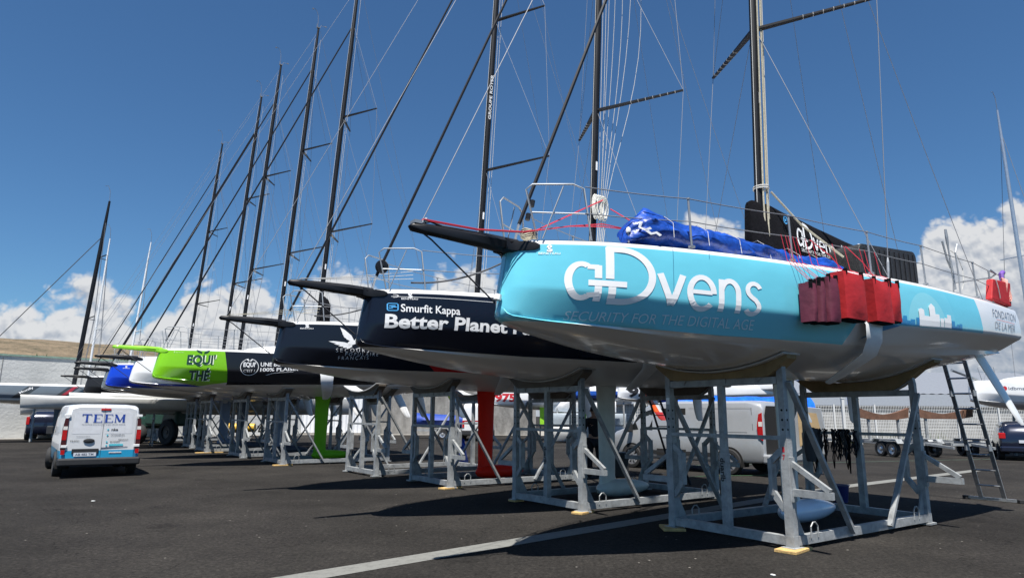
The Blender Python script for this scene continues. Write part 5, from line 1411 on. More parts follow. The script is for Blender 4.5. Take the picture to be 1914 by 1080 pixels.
# ---- dark blue estate car at the right edge
CP = [(0, .42, .86, .90), (.05, .32, 1.02, .96), (.18, .28, 1.25, .99), (.45, .27, 1.42, 1), (1.2, .27, 1.47, 1), (2.2, .27, 1.46, 1), (2.7, .27, 1.36, 1), (3.35, .27, .98, .99), (3.9, .28, .88, .96), (4.2, .30, .74, .88), (4.28, .36, .62, .80)]
m_navy = mat('navy_car_paint', (.012, .016, .035), .2, .3, var=.05, coat=.8)
cv_, cb, csy = vehicle('parked_car', 'dark blue hatchback seen from behind at the right edge beneath the white keelboat', (19.5, 25.4), R(58), 4.2, CP, 1.75, m_navy, (.75, 3.3), .31, cat='car', tumble=.16, belt=.90)
rw = MB(1).add([(.16, -.62, .98), (.16, .62, .98), (.42, .54, 1.34), (.42, -.54, 1.34)], [(0, 1, 2, 3)]).build('rear_window', m_glass, cv_); rw.location = (-.05, 0, .02)
for s in (-1, 1):
    side_panel(cv_, 'side_window', [(.6, .95), (2.6, .95), (2.2, 1.34), (.75, 1.34)], csy, s, m_glass)
    MB(1).box((.06, s * .76, .92), (.14, .22, .22)).build('tail_lamp', m_tail, cv_, bevel=.02)
rear_panel(cv_, 'number_plate', [(-.26, .66), (.26, .66), (.26, .77), (-.26, .77)], mat('plate_white', (.6, .62, .66), .4), -.03)
MB(1).box((-.02, 0, .42), (.16, 1.72, .22)).build('bumper', m_navy, cv_, bevel=.05)

# ---- white van with a red stripe far behind the red keel
wv, wb, wsy = vehicle('white_van', 'white van with a red stripe parked far behind the red keel', (-2.0, 40.6), R(92), 5.0, [(a, b, c + .28 if c > 1.1 else c, d) for a, b, c, d in VP], 1.95, mat('plain_white_paint', (.74, .75, .75), .3, var=.03), (.95, 3.9), .34)
rear_panel(wv, 'stripe', [(-.93, 1.16), (.93, 1.16), (.93, 1.22), (-.93, 1.22)], m_tail, -.012)
MB(1).box((-.06, 0, .5), (.2, 1.96, .28)).build('bumper', m_bump, wv, bevel=.04)
for s in (-1, 1): MB(1).box((-.01, s * .88, 1.0), (.04, .12, .4)).build('tail_lamp', m_tail, wv)

# ---- dark car against the big wall and a dark green tractor under the far yachts
c2, _, c2s = vehicle('parked_car', 'dark blue people carrier parked against the big pale wall', (-25.6, 36.9), R(118), 4.3, [(a, b, c + .15 if c > 1 else c, d) for a, b, c, d in CP], 1.8, m_navy, (.75, 3.3), .32, cat='car', tumble=.16, belt=.95)
rw = MB(1).add([(.10, -.66, 1.05), (.10, .66, 1.05), (.40, .56, 1.5), (.40, -.56, 1.5)], [(0, 1, 2, 3)]).build('rear_window', mat('pale_glass', (.12, .16, .16), .1), c2); rw.location = (-.05, 0, 0)
for s in (-1, 1): MB(1).box((.05, s * .80, 1.05), (.12, .16, .42)).build('tail_lamp', m_tail, c2, bevel=.02)
tr = thing('tractor', 'dark green yard tractor standing under the far end of the yacht row', 'tractor', (-16.6, 33.4, 0), R(150))
m_tg = mat('tractor_green', (.012, .045, .03), .4, var=.2)
MB(1).box((.3, 0, 1.35), (2.6, 1.5, .9)).build('body', m_tg, tr, bevel=.12); MB(1).box((2.2, 0, 1.05), (1.4, 1.0, .6)).build('bonnet', m_tg, tr, bevel=.12)
MB(1).box((-.1, 0, 2.05), (1.3, 1.35, .55)).build('cab', m_glass, tr, bevel=.08)
for x, r_ in ((-.5, .62), (1.9, .48)):
    for s in (-1, 1):
        w_ = MB(1).lathe((x, s * .62, r_), (0, s, 0), [(0, r_ * .4), (0, r_ * .95), (.05, r_), (.25, r_), (.30, r_ * .92), (.30, r_ * .5)], 24).build('wheel', m_rubber, tr, 40)
        MB(1).lathe((x, s * .62, r_), (0, s, 0), [(.25, r_ * .5), (.22, .1), (.26, .08), (.26, .001)], 20).build('hub', mat('hub_dark', (.05, .05, .05), .5), w_, 40)
yk = MB(1).tube([(0, 0, 0), (1.6, .1, .05)], [.28, .22], 10).build('yellow_kayak', mat('kayak_yellow', (.62, .38, .04), .4), None, 60); yk.location = (-15.2, 35.6, .75); tag(yk, 'small yellow and orange hull resting behind the far cradles', 'kayak')

# ================================================================== the person in dark clothes behind the second cradle, back to us
def skin_body(name, joints, edges, m, parent, sub=2):
    """joints: name -> (x, y, z, r)"""
    names = list(joints); me = bpy.data.meshes.new(name)
    me.from_pydata([joints[n][:3] for n in names], [(names.index(a), names.index(b)) for a, b in edges], [])
    o = bpy.data.objects.new(name, me); link(o)
    o.modifiers.new('skin', 'SKIN').use_smooth_shade = True
    sv_ = me.skin_vertices[0].data
    for i, n in enumerate(names):
        r_ = joints[n][3]; sv_[i].radius = (r_ if not isinstance(r_, tuple) else r_[0], r_ if not isinstance(r_, tuple) else r_[1]); sv_[i].use_root = (i == 0)
    ss = o.modifiers.new('sub', 'SUBSURF'); ss.levels = sub; ss.render_levels = sub
    dg = bpy.context.evaluated_depsgraph_get(); dg.update()
    m2 = bpy.data.meshes.new_from_object(o.evaluated_get(dg)); bpy.data.objects.remove(o)
    m2.materials.clear(); m2.materials.append(m)
    for p in m2.polygons: p.use_smooth = True
    return put(name, m2, parent)
pz = thing('person', 'person in black top and dark trousers standing with back turned behind the second cradle', 'person', (2.18, 17.6, 0), R(12))
m_skin = mat('skin', (.42, .24, .17), .55, var=.06); m_hair = mat('dark_hair', (.02, .014, .01), .7, var=.3, bump=.5, bscale=80)
m_top = mat('black_jersey', (.010, .011, .016), .85, var=.2, bump=.3, bscale=20); m_trs = mat('dark_trousers', (.014, .015, .022), .85, var=.2, bump=.3, bscale=15)
J = {'pelvis': (0, 0, .95, .135), 'spine': (0, .01, 1.12, .125), 'chest': (0, .0, 1.30, (.165, .12)), 'upper': (0, .02, 1.42, (.15, .10)), 'neck': (0, .03, 1.52, .055), 'neck2': (0, .045, 1.58, .05),
     'head0': (0, .05, 1.64, .075), 'head1': (0, .045, 1.72, .085), 'head2': (0, .04, 1.78, .06),
     'shL': (-.17, .01, 1.42, .068), 'elL': (-.26, .10, 1.17, .045), 'wrL': (-.16, .32, 1.12, .028), 'shR': (.17, .01, 1.42, .068), 'elR': (.27, .08, 1.17, .045), 'wrR': (.20, .31, 1.08, .028),
     'hipL': (-.10, 0, .88, .095), 'knL': (-.12, .03, .50, .06), 'anL': (-.13, -.02, .09, .042), 'toL': (-.14, .14, .04, .035), 'hipR': (.10, 0, .88, .095), 'knR': (.13, .02, .50, .06), 'anR': (.15, -.03, .09, .042), 'toR': (.17, .13, .04, .035)}
ED = [('pelvis', 'spine'), ('spine', 'chest'), ('chest', 'upper'), ('upper', 'neck'), ('neck', 'neck2'), ('neck2', 'head0'), ('head0', 'head1'), ('head1', 'head2'), ('upper', 'shL'), ('shL', 'elL'), ('elL', 'wrL'), ('upper', 'shR'), ('shR', 'elR'), ('elR', 'wrR'),
      ('pelvis', 'hipL'), ('hipL', 'knL'), ('knL', 'anL'), ('anL', 'toL'), ('pelvis', 'hipR'), ('hipR', 'knR'), ('knR', 'anR'), ('anR', 'toR')]
body = skin_body('body', J, ED, m_skin, pz)
def sub_skin(name, ks, grow, m, par, over=None):
    j = {}
    for k in ks:
        x, y, z, r_ = J[k]; r_ = tuple(a + grow for a in r_) if isinstance(r_, tuple) else r_ + grow
        j[k] = (x, y, z, r_)
    if over: j.update(over)
    return skin_body(name, j, [e for e in ED if e[0] in j and e[1] in j], m, par)
sub_skin('jersey', ['pelvis', 'spine', 'chest', 'upper', 'shL', 'elL', 'wrL', 'shR', 'elR', 'wrR'], .022, m_top, body)
sub_skin('trousers', ['pelvis', 'hipL', 'knL', 'anL', 'hipR', 'knR', 'anR'], .020, m_trs, body)
for s in ('L', 'R'):
    a = J['an' + s]; b = J['to' + s]
    MB(1).tube([(a[0], a[1] - .07, .045), (a[0], a[1], .06), (b[0], b[1], .045), (b[0], b[1] + .05, .03)], [.04, .055, .05, .03], 10).build('shoe', m_bump, body, 60)
# hands: palm, four fingers and a thumb
for s, side in (('L', -1), ('R', 1)):
    w = Vector(J['wr' + s][:3]); d = (w - Vector(J['el' + s][:3])).normalized()
    H = {'w': (*w, .026), 'p': (*(w + d * .05), (.034, .018)), 'q': (*(w + d * .085), (.036, .016))}; E_ = [('w', 'p'), ('p', 'q')]
    lat = d.cross(Vector((0, 0, 1))).normalized()
    skin_body('hand', H, E_, m_skin, body, 1)
    for k in range(4):
        b0_ = w + d * .085 + lat * (k - 1.5) * .020; L1 = (.038, .044, .042, .033)[k]
        p1 = b0_ + d * L1; p2 = p1 + (d * .6 + Vector((0, 0, -.7))).normalized() * L1 * .75; p3 = p2 + (d * .1 + Vector((0, 0, -1))).normalized() * L1 * .55
        MB(1).tube([b0_ - d * .02, b0_, p1, p2, p3], [.009, .009, .0085, .008, .006], 8).build('finger', m_skin, body, 80)
    th = w + d * .035 - lat * side * .03
    MB(1).tube([th, th - lat * side * .022 + d * .025, th - lat * side * .026 + d * .055 + Vector((0, 0, -.01))], [.012, .010, .007], 8).build('thumb', m_skin, body, 80)
# hair, ears, face (turned away from us)
mb = MB(1); rows = []
for k in range(9):
    a = R(-25 + 115 * k / 8); z = 1.705 + .108 * math.sin(a); r_ = .098 * math.cos(a)
    rows.append([(r_ * .90 * math.cos(2 * math.pi * q / 18), .038 + r_ * 1.12 * math.sin(2 * math.pi * q / 18) - (.012 if k < 4 else 0), z + (.035 * max(0, math.sin(2 * math.pi * q / 18)) if k < 3 else 0)) for q in range(18)])
mb.grid(rows, close=True); mb.build('hair', m_hair, body, 80)
for s in (-1, 1):
    MB(1).lathe((s * .083, .045, 1.675), (s, -.2, 0), [(-.01, .02), (.006, .026), (.012, .018), (.006, .008), (.004, .001)], 12).build('ear', m_skin, body, 80)
    MB(1).lathe((s * .032, .128, 1.69), (0, 1, 0), [(0, .012), (.005, .009), (.008, .001)], 10).build('eye', m_white, body, 80)
MB(1).tube([(0, .125, 1.69), (0, .150, 1.655), (0, .135, 1.645)], [.008, .014, .010], 8).build('nose', m_skin, body, 80)
MB(1).tube([(-.025, .128, 1.615), (0, .134, 1.613), (.025, .128, 1.615)], [.004, .007, .004], 6).build('mouth', mat('lips', (.30, .12, .10), .5), body, 80)

# ================================================================== walls, sheds, fence
def wall_mat(name, c1, c2, scale=.5, stain=.35, courses=0.0):
    m = bpy.data.materials.new(name); m.use_nodes = True; nt = m.node_tree; b = nt.nodes['Principled BSDF']; b.inputs['Roughness'].default_value = .9
    tc = nt.nodes.new('ShaderNodeTexCoord'); mp = nt.nodes.new('ShaderNodeMapping'); mp.inputs['Scale'].default_value = (1, 1, .45); nt.links.new(tc.outputs['Object'], mp.inputs[0])
    n = nt.nodes.new('ShaderNodeTexNoise'); n.inputs['Scale'].default_value = scale; n.inputs['Detail'].default_value = 9; n.inputs['Roughness'].default_value = .7; nt.links.new(mp.outputs[0], n.inputs[0])
    r = nt.nodes.new('ShaderNodeValToRGB'); r.color_ramp.elements[0].position = .35; r.color_ramp.elements[0].color = tuple(c1) + (1,); r.color_ramp.elements[1].position = .62; r.color_ramp.elements[1].color = tuple(c2) + (1,)
    nt.links.new(n.outputs[0], r.inputs[0]); src = r.outputs[0]
    if courses:
        wv_ = nt.nodes.new('ShaderNodeTexWave'); wv_.bands_direction = 'Z'; wv_.inputs['Scale'].default_value = courses; wv_.inputs['Distortion'].default_value = .6; wv_.inputs['Detail'].default_value = 3
        nt.links.new(tc.outputs['Object'], wv_.inputs[0]); mr = nt.nodes.new('ShaderNodeMapRange'); mr.inputs[3].default_value = 1 - stain; mr.inputs[4].default_value = 1.0; mr.inputs[2].default_value = .3; nt.links.new(wv_.outputs[0], mr.inputs[0])
        mm = nt.nodes.new('ShaderNodeMixRGB'); mm.blend_type = 'MULTIPLY'; mm.inputs[0].default_value = 1; nt.links.new(src, mm.inputs[1]); nt.links.new(mr.outputs[0], mm.inputs[2]); src = mm.outputs[0]
    nt.links.new(src, b.inputs['Base Color'])
    bp = nt.nodes.new('ShaderNodeBump'); bp.inputs['Strength'].default_value = .4; bp.inputs['Distance'].default_value = .05; n2 = nt.nodes.new('ShaderNodeTexNoise'); n2.inputs['Scale'].default_value = 6; n2.inputs['Detail'].default_value = 8
    nt.links.new(tc.outputs['Object'], n2.inputs[0]); nt.links.new(n2.outputs[0], bp.inputs['Height']); nt.links.new(bp.outputs[0], b.inputs['Normal'])
    return m
def wall_between(name, label, a, b, z1, th, m, cat='wall', z0=0.0, kids=None):
    a = Vector((*a, 0)); b = Vector((*b, 0)); d = b - a
    t = thing(name, label, cat, tuple((a + b) / 2), math.atan2(d.y, d.x)); L_ = d.length
    MB(1).box((0, th / 2, (z0 + z1) / 2), (L_, th, z1 - z0)).build('wall_face', m, t)
    return t, L_
wA, LA = wall_between('retaining_wall', 'big pale concrete wall with horizontal board marks at the left', (-58, 13.4), (-15.2, 51.6), 4.75, .5, wall_mat('board_marked_concrete', (.45, .455, .44), (.56, .56, .54), .35, .08, .55))
MB(1).box((0, .25, 4.80), (LA, .62, .10)).build('coping', mat('coping_green', (.20, .30, .24), .8, var=.3), wA)
for x in (-LA / 2 + 35.6, -LA / 2 + 52.0): MB(1).tube([(x, -.06, .1), (x, -.06, 4.7)], .06, 8).build('drain_pipe', mat('pipe_green', (.30, .45, .40), .6), wA)
for k in range(13):
    x = -LA / 2 + 4.4 * (k + .6)
    MB(1).box((x, -.006, 2.35), (.035, .02, 4.6)).build('joint', mat('joint_grey', (.22, .22, .21), .9), wA)
    MB(1).box((x + 2.1, -.012, .62), (.12, .03, .12)).build('weep_hole', m_dark, wA)
# grassy bank behind the wall
m_bank = bpy.data.materials.new('dry_grass_bank'); m_bank.use_nodes = True
nt = m_bank.node_tree; b = nt.nodes['Principled BSDF']; b.inputs['Roughness'].default_value = 1
tc_ = nt.nodes.new('ShaderNodeTexCoord'); n_ = nt.nodes.new('ShaderNodeTexNoise'); n_.inputs['Scale'].default_value = .5; n_.inputs['Detail'].default_value = 10; n_.inputs['Roughness'].default_value = .75
nt.links.new(tc_.outputs['Object'], n_.inputs[0]); r_ = nt.nodes.new('ShaderNodeValToRGB'); e_ = r_.color_ramp.elements
e_[0].position = .33; e_[0].color = (.045, .045, .022, 1); e_[1].position = .66; e_[1].color = (.22, .165, .105, 1); q_ = e_.new(.5); q_.color = (.145, .11, .068, 1)
nt.links.new(n_.outputs[0], r_.inputs[0]); nt.links.new(r_.outputs[0], b.inputs['Base Color'])
bp_ = nt.nodes.new('ShaderNodeBump'); bp_.inputs['Strength'].default_value = 1; bp_.inputs['Distance'].default_value = .3; n2_ = nt.nodes.new('ShaderNodeTexNoise'); n2_.inputs['Scale'].default_value = 3; n2_.inputs['Detail'].default_value = 8
nt.links.new(tc_.outputs['Object'], n2_.inputs[0]); nt.links.new(n2_.outputs[0], bp_.inputs['Height']); nt.links.new(bp_.outputs[0], b.inputs['Normal'])
rows = []
wa = Vector((-58, 13.4)); wb_ = Vector((-15.2, 51.6)); wn_ = Vector((-(wb_ - wa).y, (wb_ - wa).x)).normalized()
for k in range(-6, 46):
    p = wa + (wb_ - wa) * (k / 32); row = []
    for d, z in ((.55, 4.6), (2, 4.8), (6, 5.6), (11, 6.6), (16, 7.2), (22, 7.4), (40, 7.4), (60, 3)):
        zz = z + (.35 * noise.noise(Vector((k * .35, d * .3, 0))) if d > 1 else 0); q = p + wn_ * d; row.append((q.x, q.y, zz - max(0, k - 30) * .12))
    rows.append(row)
bk = MB(1).grid(rows).build('grass_bank', m_bank, None, 60); tag(bk, 'dry grassy bank rising behind the pale wall', 'bank', kind='structure')
sc_ = MB(1); rnd = random.Random(12)
for k in range(5200):
    u = rnd.random(); d = .45 + 1.3 * rnd.random() ** 1.6; p = wa + (wb_ - wa) * (.1 + .9 * u) + wn_ * d
    cl = noise.noise(Vector((p.x * .35, p.y * .35, 3)))
    if cl < -.05 + .25 * (k % 3 == 0): continue
    z = 4.65 if d < 2 else 4.8 + (d - 2) * .19
    a = rnd.random() * 6.28; w = .06 + .07 * rnd.random(); h_ = .12 + .38 * rnd.random() * (1 + cl)
    sc_.add([(p.x - w * math.cos(a), p.y - w * math.sin(a), z), (p.x + w * math.cos(a), p.y + w * math.sin(a), z), (p.x + .1 * rnd.random(), p.y, z + h_)], [(0, 1, 2)])
o = sc_.build('scrub', mat('scrub_green', (.055, .075, .03), .95, var=.4, vscale=.6), None, fix=False); tag(o, 'dark green scrub and weeds along the top of the pale wall', 'scrub', kind='stuff')
for k, (x, y) in enumerate(((-46.0, 57.0), (-41.5, 58.6))):
    o = MB(1).box((0, 0, 0), (.55, .35, .35)).build('marker_stone', m_white, None, bevel=.06); o.location = (x, y, 7.1); tag(o, ['small white marker stone on the grassy bank, left one', 'small white marker stone on the grassy bank nearer the dark mast'][k], 'stone')
# rough concrete wall and white corrugated shed behind the middle of the row
wB, LB = wall_between('concrete_wall', 'rough stained grey concrete wall behind the red keel', (-13.0, 53.2), (2.0, 53.8), 5.2, .5, wall_mat('stained_concrete', (.13, .125, .115), (.30, .29, .27), 1.1))
t = thing('shed', 'white ribbed metal shed wall behind the green keel', 'shed', (-16.6, 50.9, 0), R(8))
mb = MB(1); n = 150; L_ = 11.0; rows = []
for k in range(n + 1):
    x = -L_ / 2 + L_ * k / n; y = .03 if (k // 2) % 2 else -.03
    rows.append([(x, y, .15), (x, y, 4.6)])
mb.grid(rows).build('cladding', mat('white_cladding', (.74, .75, .76), .5, var=.03), t)
MB(1).box((0, 1.6, 2.3), (L_ - .1, 3.1, 4.5)).build('body', mat('shed_grey', (.5, .5, .5), .7), t); MB(1).box((0, -.02, .07), (L_, .2, .14)).build('plinth', m_apron, t)
# long grey warehouse with a sloping ribbed roof at the right
wh = thing('warehouse', 'long grey warehouse with sloping ribbed metal roof behind the mesh fence', 'building', (26, 56, 0), R(-2))
mb = MB(1); rows = []; n = 260; L_ = 46.0
for k in range(n + 1):
    x = -L_ / 2 + L_ * k / n; o_ = .05 if k % 4 < 2 else 0
    rows.append([(x, -.6, 3.55 + o_), (x + 0.0, 9.5, 6.0 + o_)])
mb.grid(rows).build('roof', mat('grey_roof_sheet', (.21, .225, .25), .5, .2, var=.06), wh)
MB(1).box((0, -.62, 3.05), (L_, .12, .95)).build('fascia', mat('fascia_grey', (.36, .385, .42), .5, var=.06), wh)
MB(1).box((0, .4, 1.35), (L_ - .4, .3, 2.5)).build('wall', mat('block_wall', (.36, .35, .33), .9, var=.2, vscale=2), wh)
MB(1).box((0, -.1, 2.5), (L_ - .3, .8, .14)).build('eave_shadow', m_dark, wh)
MB(1).box((0, 9.6, 2.9), (L_, .2, 5.8)).build('rear_wall', mat('fascia_grey', (.46, .49, .54), .4), wh)
for x in (4, 15): MB(1).box((x, 2.6, 4.5), (.5, .5, .5)).build('vent', mat('vent_grey', (.25, .26, .28), .5), wh)
bw, _ = wall_between('block_wall', 'low grey block wall standing behind the mesh fence', (9.0, 46.0), (40, 44.6), 1.9, .25, wall_mat('block_wall_rough', (.24, .235, .22), (.44, .43, .40), 1.4, .35, 1.6))
# white welded mesh fence
m_fence = mat('white_fence_paint', (.62, .62, .60), .5, var=.06)
fe = thing('mesh_fence', 'tall white welded mesh fence along the back of the yard', 'fence', (5.5, 43.2, 0), R(-3.5))
pan = MB(1)
for k in range(25): x = .05 + 2.4 * k / 24; pan.box((x, 0, 1.2), (.028, .012, 2.25))
for k in range(12): pan.box((1.25, .014, .12 + 2.16 * k / 11), (2.4, .012, .022 if k % 4 else .04))
pme = pan.mesh('panel'); post_me = MB(1).box((0, 0, 1.2), (.10, .10, 2.4)).mesh('post')
for k in range(12):
    o = put('panel', pme, fe, m_fence); o.location = (k * 2.5, 0, 0); p = put('post', post_me, fe, m_fence); p.location = (k * 2.5 - .03, -.02, 0)
# green weeds at the fence foot
wd = MB(1); rnd = random.Random(9)
for k in range(420):
    x = 21 + 7 * rnd.random(); y = 42.6 + .5 * rnd.random(); h_ = .2 + .7 * rnd.random() ** 2; a = rnd.random() * 6.28; w = .03
    wd.add([(x - w * math.cos(a), y - w * math.sin(a), 0), (x + w * math.cos(a), y + w * math.sin(a), 0), (x + .12 * math.cos(a + 1), y, h_)], [(0, 1, 2)])
o = wd.build('weeds', mat('weed_green', (.09, .12, .03), .9, var=.3), None, fix=False); tag(o, 'ragged weeds at the foot of the mesh fence', 'weeds', kind='stuff')
# tall white gate posts
for k, (x, y) in enumerate(((20.2, 40.6), (21.0, 40.4))):
    t = thing('gate_post', ['tall white gate post with a lamp arm in front of the fence', 'tall white gate post, right of the pair in front of the fence'][k], 'post', (x, y, 0))
    MB(1).box((0, 0, 1.35), (.16, .16, 2.7)).build('shaft', m_fence, t); MB(1).box((0, 0, 2.72), (.2, .2, .04)).build('cap', m_fence, t)
    if k == 0: MB(1).tube([(0, 0, 2.7), (-.3, 0, 3.2), (-.4, 0, 3.9)], .035, 6).build('arm', m_fence, t)

# ================================================================== other boats
def slender_hull(name, label, p, q, z0, z1, w, m, cat='multihull', group=None):
    """long narrow float from bow p to stern q"""
    p = Vector((*p, 0)); q = Vector((*q, 0)); d = q - p
    t = thing(name, label, cat, tuple(p), math.atan2(d.y, d.x), group); L_ = d.length; mb = MB(1); rows = []
    for k in range(25):
        u = k / 24; x = L_ * u + (0 if u else 0); ww = w / 2 * (min(1, u * 3.2) ** .6 + .04) * (1 - .25 * max(0, u - .7) / .3); zb = z0 + .06 * (1 - min(1, u * 5)) + .15 * max(0, u - .6)
        zt = z1 - .12 * math.sin(math.pi * min(1, u)) * .5
        rows.append([(x + .12 * (1 - u) * (zz - z0) * (-.6 if u < .1 else 0), yy * ww, zz) for yy, zz in ((-.02, zb), (-.55, zb + .07), (-.85, zb + (zt - zb) * .35), (-1, zb + (zt - zb) * .7), (-.97, zt - .03), (-.8, zt), (0, zt + .03), (.8, zt), (.97, zt - .03), (1, zb + (zt - zb) * .7), (.85, zb + (zt - zb) * .35), (.55, zb + .07), (.02, zb))])
    mb.grid(rows, close=True); n = len(rows[0]); mb.f.append(tuple(range(n))); mb.f.append(tuple(len(mb.v) - n + k for k in range(n)))
    mb.build('hull', m, t, 50)
    return t, L_
m_float = mat('float_white', (.52, .52, .50), .35, var=.06, coat=.2)
GF = 'white multihull floats on trestles at the left'
def trestle(t, x, z):
    for s in (-1, 1): MB(1).bar((x, s * .5, 0), (x, s * .1, z), .06, .06).build('leg', m_galv, t)
    MB(1).bar((x, -.5, z - .3), (x, .5, z - .3), .05, .05).build('cross_bar', m_galv, t)
for lab, p, q, z0, z1 in (('white float with its blunt bow furthest left above the van', (-20.8, 28.3), (-11.5, 34.6), 1.62, 2.22), ('white float with sharp upright bow, middle one behind the van roof', (-19.6, 29.6), (-10.5, 35.9), 1.60, 2.36), ('long white float reaching right under the far yachts', (-18.9, 30.8), (-9.0, 37.4), 1.45, 2.40)):
    t, L_ = slender_hull('multihull_float', lab, p, q, z0, z1, .8, m_float, 'float', GF)
    trestle(t, 2.2, z0 + .1); trestle(t, 8.5, z0 + .2)
# striped yacht at the far left with the shorter dark mast
def stripes(f, x, y, z):
    t_ = f('FRACT', f('MULTIPLY', f('ADD', x, f('MULTIPLY', z, -1.1)), .42))
    return f('MULTIPLY', f('GREATER_THAN', t_, .12), f('LESS_THAN', t_, .42))
def redst(f, x, y, z):
    t_ = f('FRACT', f('MULTIPLY', f('ADD', x, f('MULTIPLY', z, -1.1)), .21))
    return f('MULTIPLY', f('GREATER_THAN', t_, .62), f('LESS_THAN', t_, .68))
pst = paint('paint_striped', (.16, .19, .22), [(stripes, (.05, .055, .06)), (redst, (.45, .03, .05)), (below(3.05), BOTTOM), (above(3.93), WHITE)], K=K)
def tall_mast(parent, x, z0, z1, lean, r, m, spr=((.35, .9), (.68, .7)), stay=None):
    P = [(x + lean * u, 0, z0 + (z1 - z0) * u) for u in (0, .5, .85, 1)]
    mo = MB(1).tube(P, [r, r, r * .8, r * .5], 10).build('mast', m, parent, 60)
    for u, w in spr:
        zz = z0 + (z1 - z0) * u
        for s in (-1, 1): MB(1).bar((x + lean * u, 0, zz), (x + lean * u + .35, s * w, zz + .08), .07, .03).build('spreader', m, mo)
    tp = Vector(P[-1])
    MB(1).tube([tp, tp + Vector((-.03, 0, .6)), tp + Vector((-.15, 0, .9)), tp + Vector((-.3, 0, .85))], .012, 5).build('wind_wand', m_wire, mo)
    for s in (-1, 1): MB(1).tube([(x + .3, s * 1.1, z0), (x + lean * .35 + .35, s * spr[0][1], z0 + (z1 - z0) * .35 + .08), (x + lean * .9, 0, z0 + (z1 - z0) * .92)], .012, 4).build('shroud', m_wire, parent)
    if stay: MB(1).tube([stay, (x + lean * .78, 0, z0 + (z1 - z0) * .8)], .022, 5).build('forestay', m_dwire, parent)
    return mo
t = thing('racing_yacht', 'grey yacht with slanted dark and red stripes at the left edge', 'yacht', (-24.9, 34.6, .02), .56)
q = .86
for nm, me, m in (('hull', SHARED['hull'], pst), ('deck', SHARED['deck'], m_deck), ('keel', SHARED['keel'], m_knavy)):
    put(nm, me, t, m).scale = (q, q, q)
for s in (0, 1): put('pulpit', SHARED['pulpit'][s], t, m_steel).scale = (q, q, q); put('pushpit', SHARED['pushpit'][s], t, m_steel).scale = (q, q, q)
v, f = glyph_mesh('Monify', .02)
decal('lettering', (normalise(v), f), lambda u, w: tuple(c * K * q for c in port(-.55 + .75 * u - .15 * w, 3.32 + .42 * u + .16 * w, .02)), m_white_ink, t, (8, 2))
tall_mast(t, 1.75, 2.85, 13.3, .55, .11, m_mast, stay=(-3.3, 0, 2.9))
for x in (.2, 3.6): trestle(t, x, 2.0)
# two slender white masts of boats standing behind the wall end
for k, (px, py, zz, lab) in enumerate(((-25.0, 40.0, 12.2, 'low white keelboat with a slim white mast, left of the two behind the striped yacht'), (-24.0, 42.2, 12.6, 'low white keelboat with a slim white mast, right of the two behind the striped yacht'))):
    t, L_ = slender_hull('keelboat', lab, (px - 3.0, py - 1.8), (px + 3.2, py + 1.8), 1.3, 2.3, 2.0, m_float, 'keelboat', 'white masted keelboats by the pale wall')
    tall_mast(t, 3.0, 2.3, zz, .55 if k else .25, .065, mat('white_mast', (.66, .68, .70), .35), spr=((.42, .7),))
    trestle(t, 2.0, 1.4); trestle(t, 5.2, 1.4)
# white keelboat at the right edge with a silver mast
def cruiser(name, label, loc, heading, sc, m, zoff, number=None, num_m=None, num_q=None, mast=None, keel_m=None, cat='keelboat', group=None):
    t = thing(name, label, cat, (loc[0], loc[1], zoff), heading, group)
    h = put('hull', SHARED['hull'], t, m); h.scale = (sc,) * 3
    put('deck', SHARED['deck'], t, m_deck).scale = (sc,) * 3; put('coachroof', SHARED['coachroof'], t, m_white).scale = (sc,) * 3
    if keel_m: k_ = put('keel', SHARED['keel'], t, keel_m); k_.scale = (sc,) * 3; put('bulb', SHARED['bulb'], k_, keel_m)
    for s in (0, 1): put('pulpit', SHARED['pulpit'][s], t, m_steel).scale = (sc,) * 3
    if number: hull_text(number, *num_q, num_m, h, bold=.05, cuts=(10, 3))
    return t, h
pw = paint('paint_plain_white', (.80, .80, .80), [(below(3.02), (.55, .56, .56)), (above(4.0), WHITE)], K=K)
def stand_for(t, K_, z):
    for x in (.3, 3.0):
        for s in (-1, 1): MB(1).bar((x, s * .9, -z), (x, s * .75, 2.2 * K_), .08, .08).build('support', m_galv, t)
        MB(1).bar((x, -.9, .15 - z), (x, .9, .15 - z), .08, .08).build('support', m_galv, t)
t, h = cruiser('keelboat', 'white keelboat with a red round logo and a silver mast at the right edge', (22.0, 28.4), R(22), .95, pw, -.12)
stand_for(t, .95, -.12)
hull_text('idbmarine', (-3.0, 3.60), (-1.6, 3.60), (-1.6, 3.76), (-3.0, 3.76), m_slate_ink, h, bold=.01, cuts=(10, 2))
decal('emblem', ([(.5 + .5 * math.cos(R(a)), .5 + .5 * math.sin(R(a))) for a in range(0, 360, 15)], [tuple(range(24))]), quad_map((-3.28, 3.57), (-3.06, 3.57), (-3.06, 3.79), (-3.28, 3.79), port), m_red_ink, h, (4, 4), K)
tall_mast(t, 1.0, 3.1, 15.9, -.2, .085, mat('silver_mast', (.55, .57, .60), .3, .7), spr=((.45, 1.0),))
MB(1).tube([(-4.5, 0, 3.6), (-3.0, 0, 3.25)], .06, 8).build('bowsprit', m_steel, t, 50)
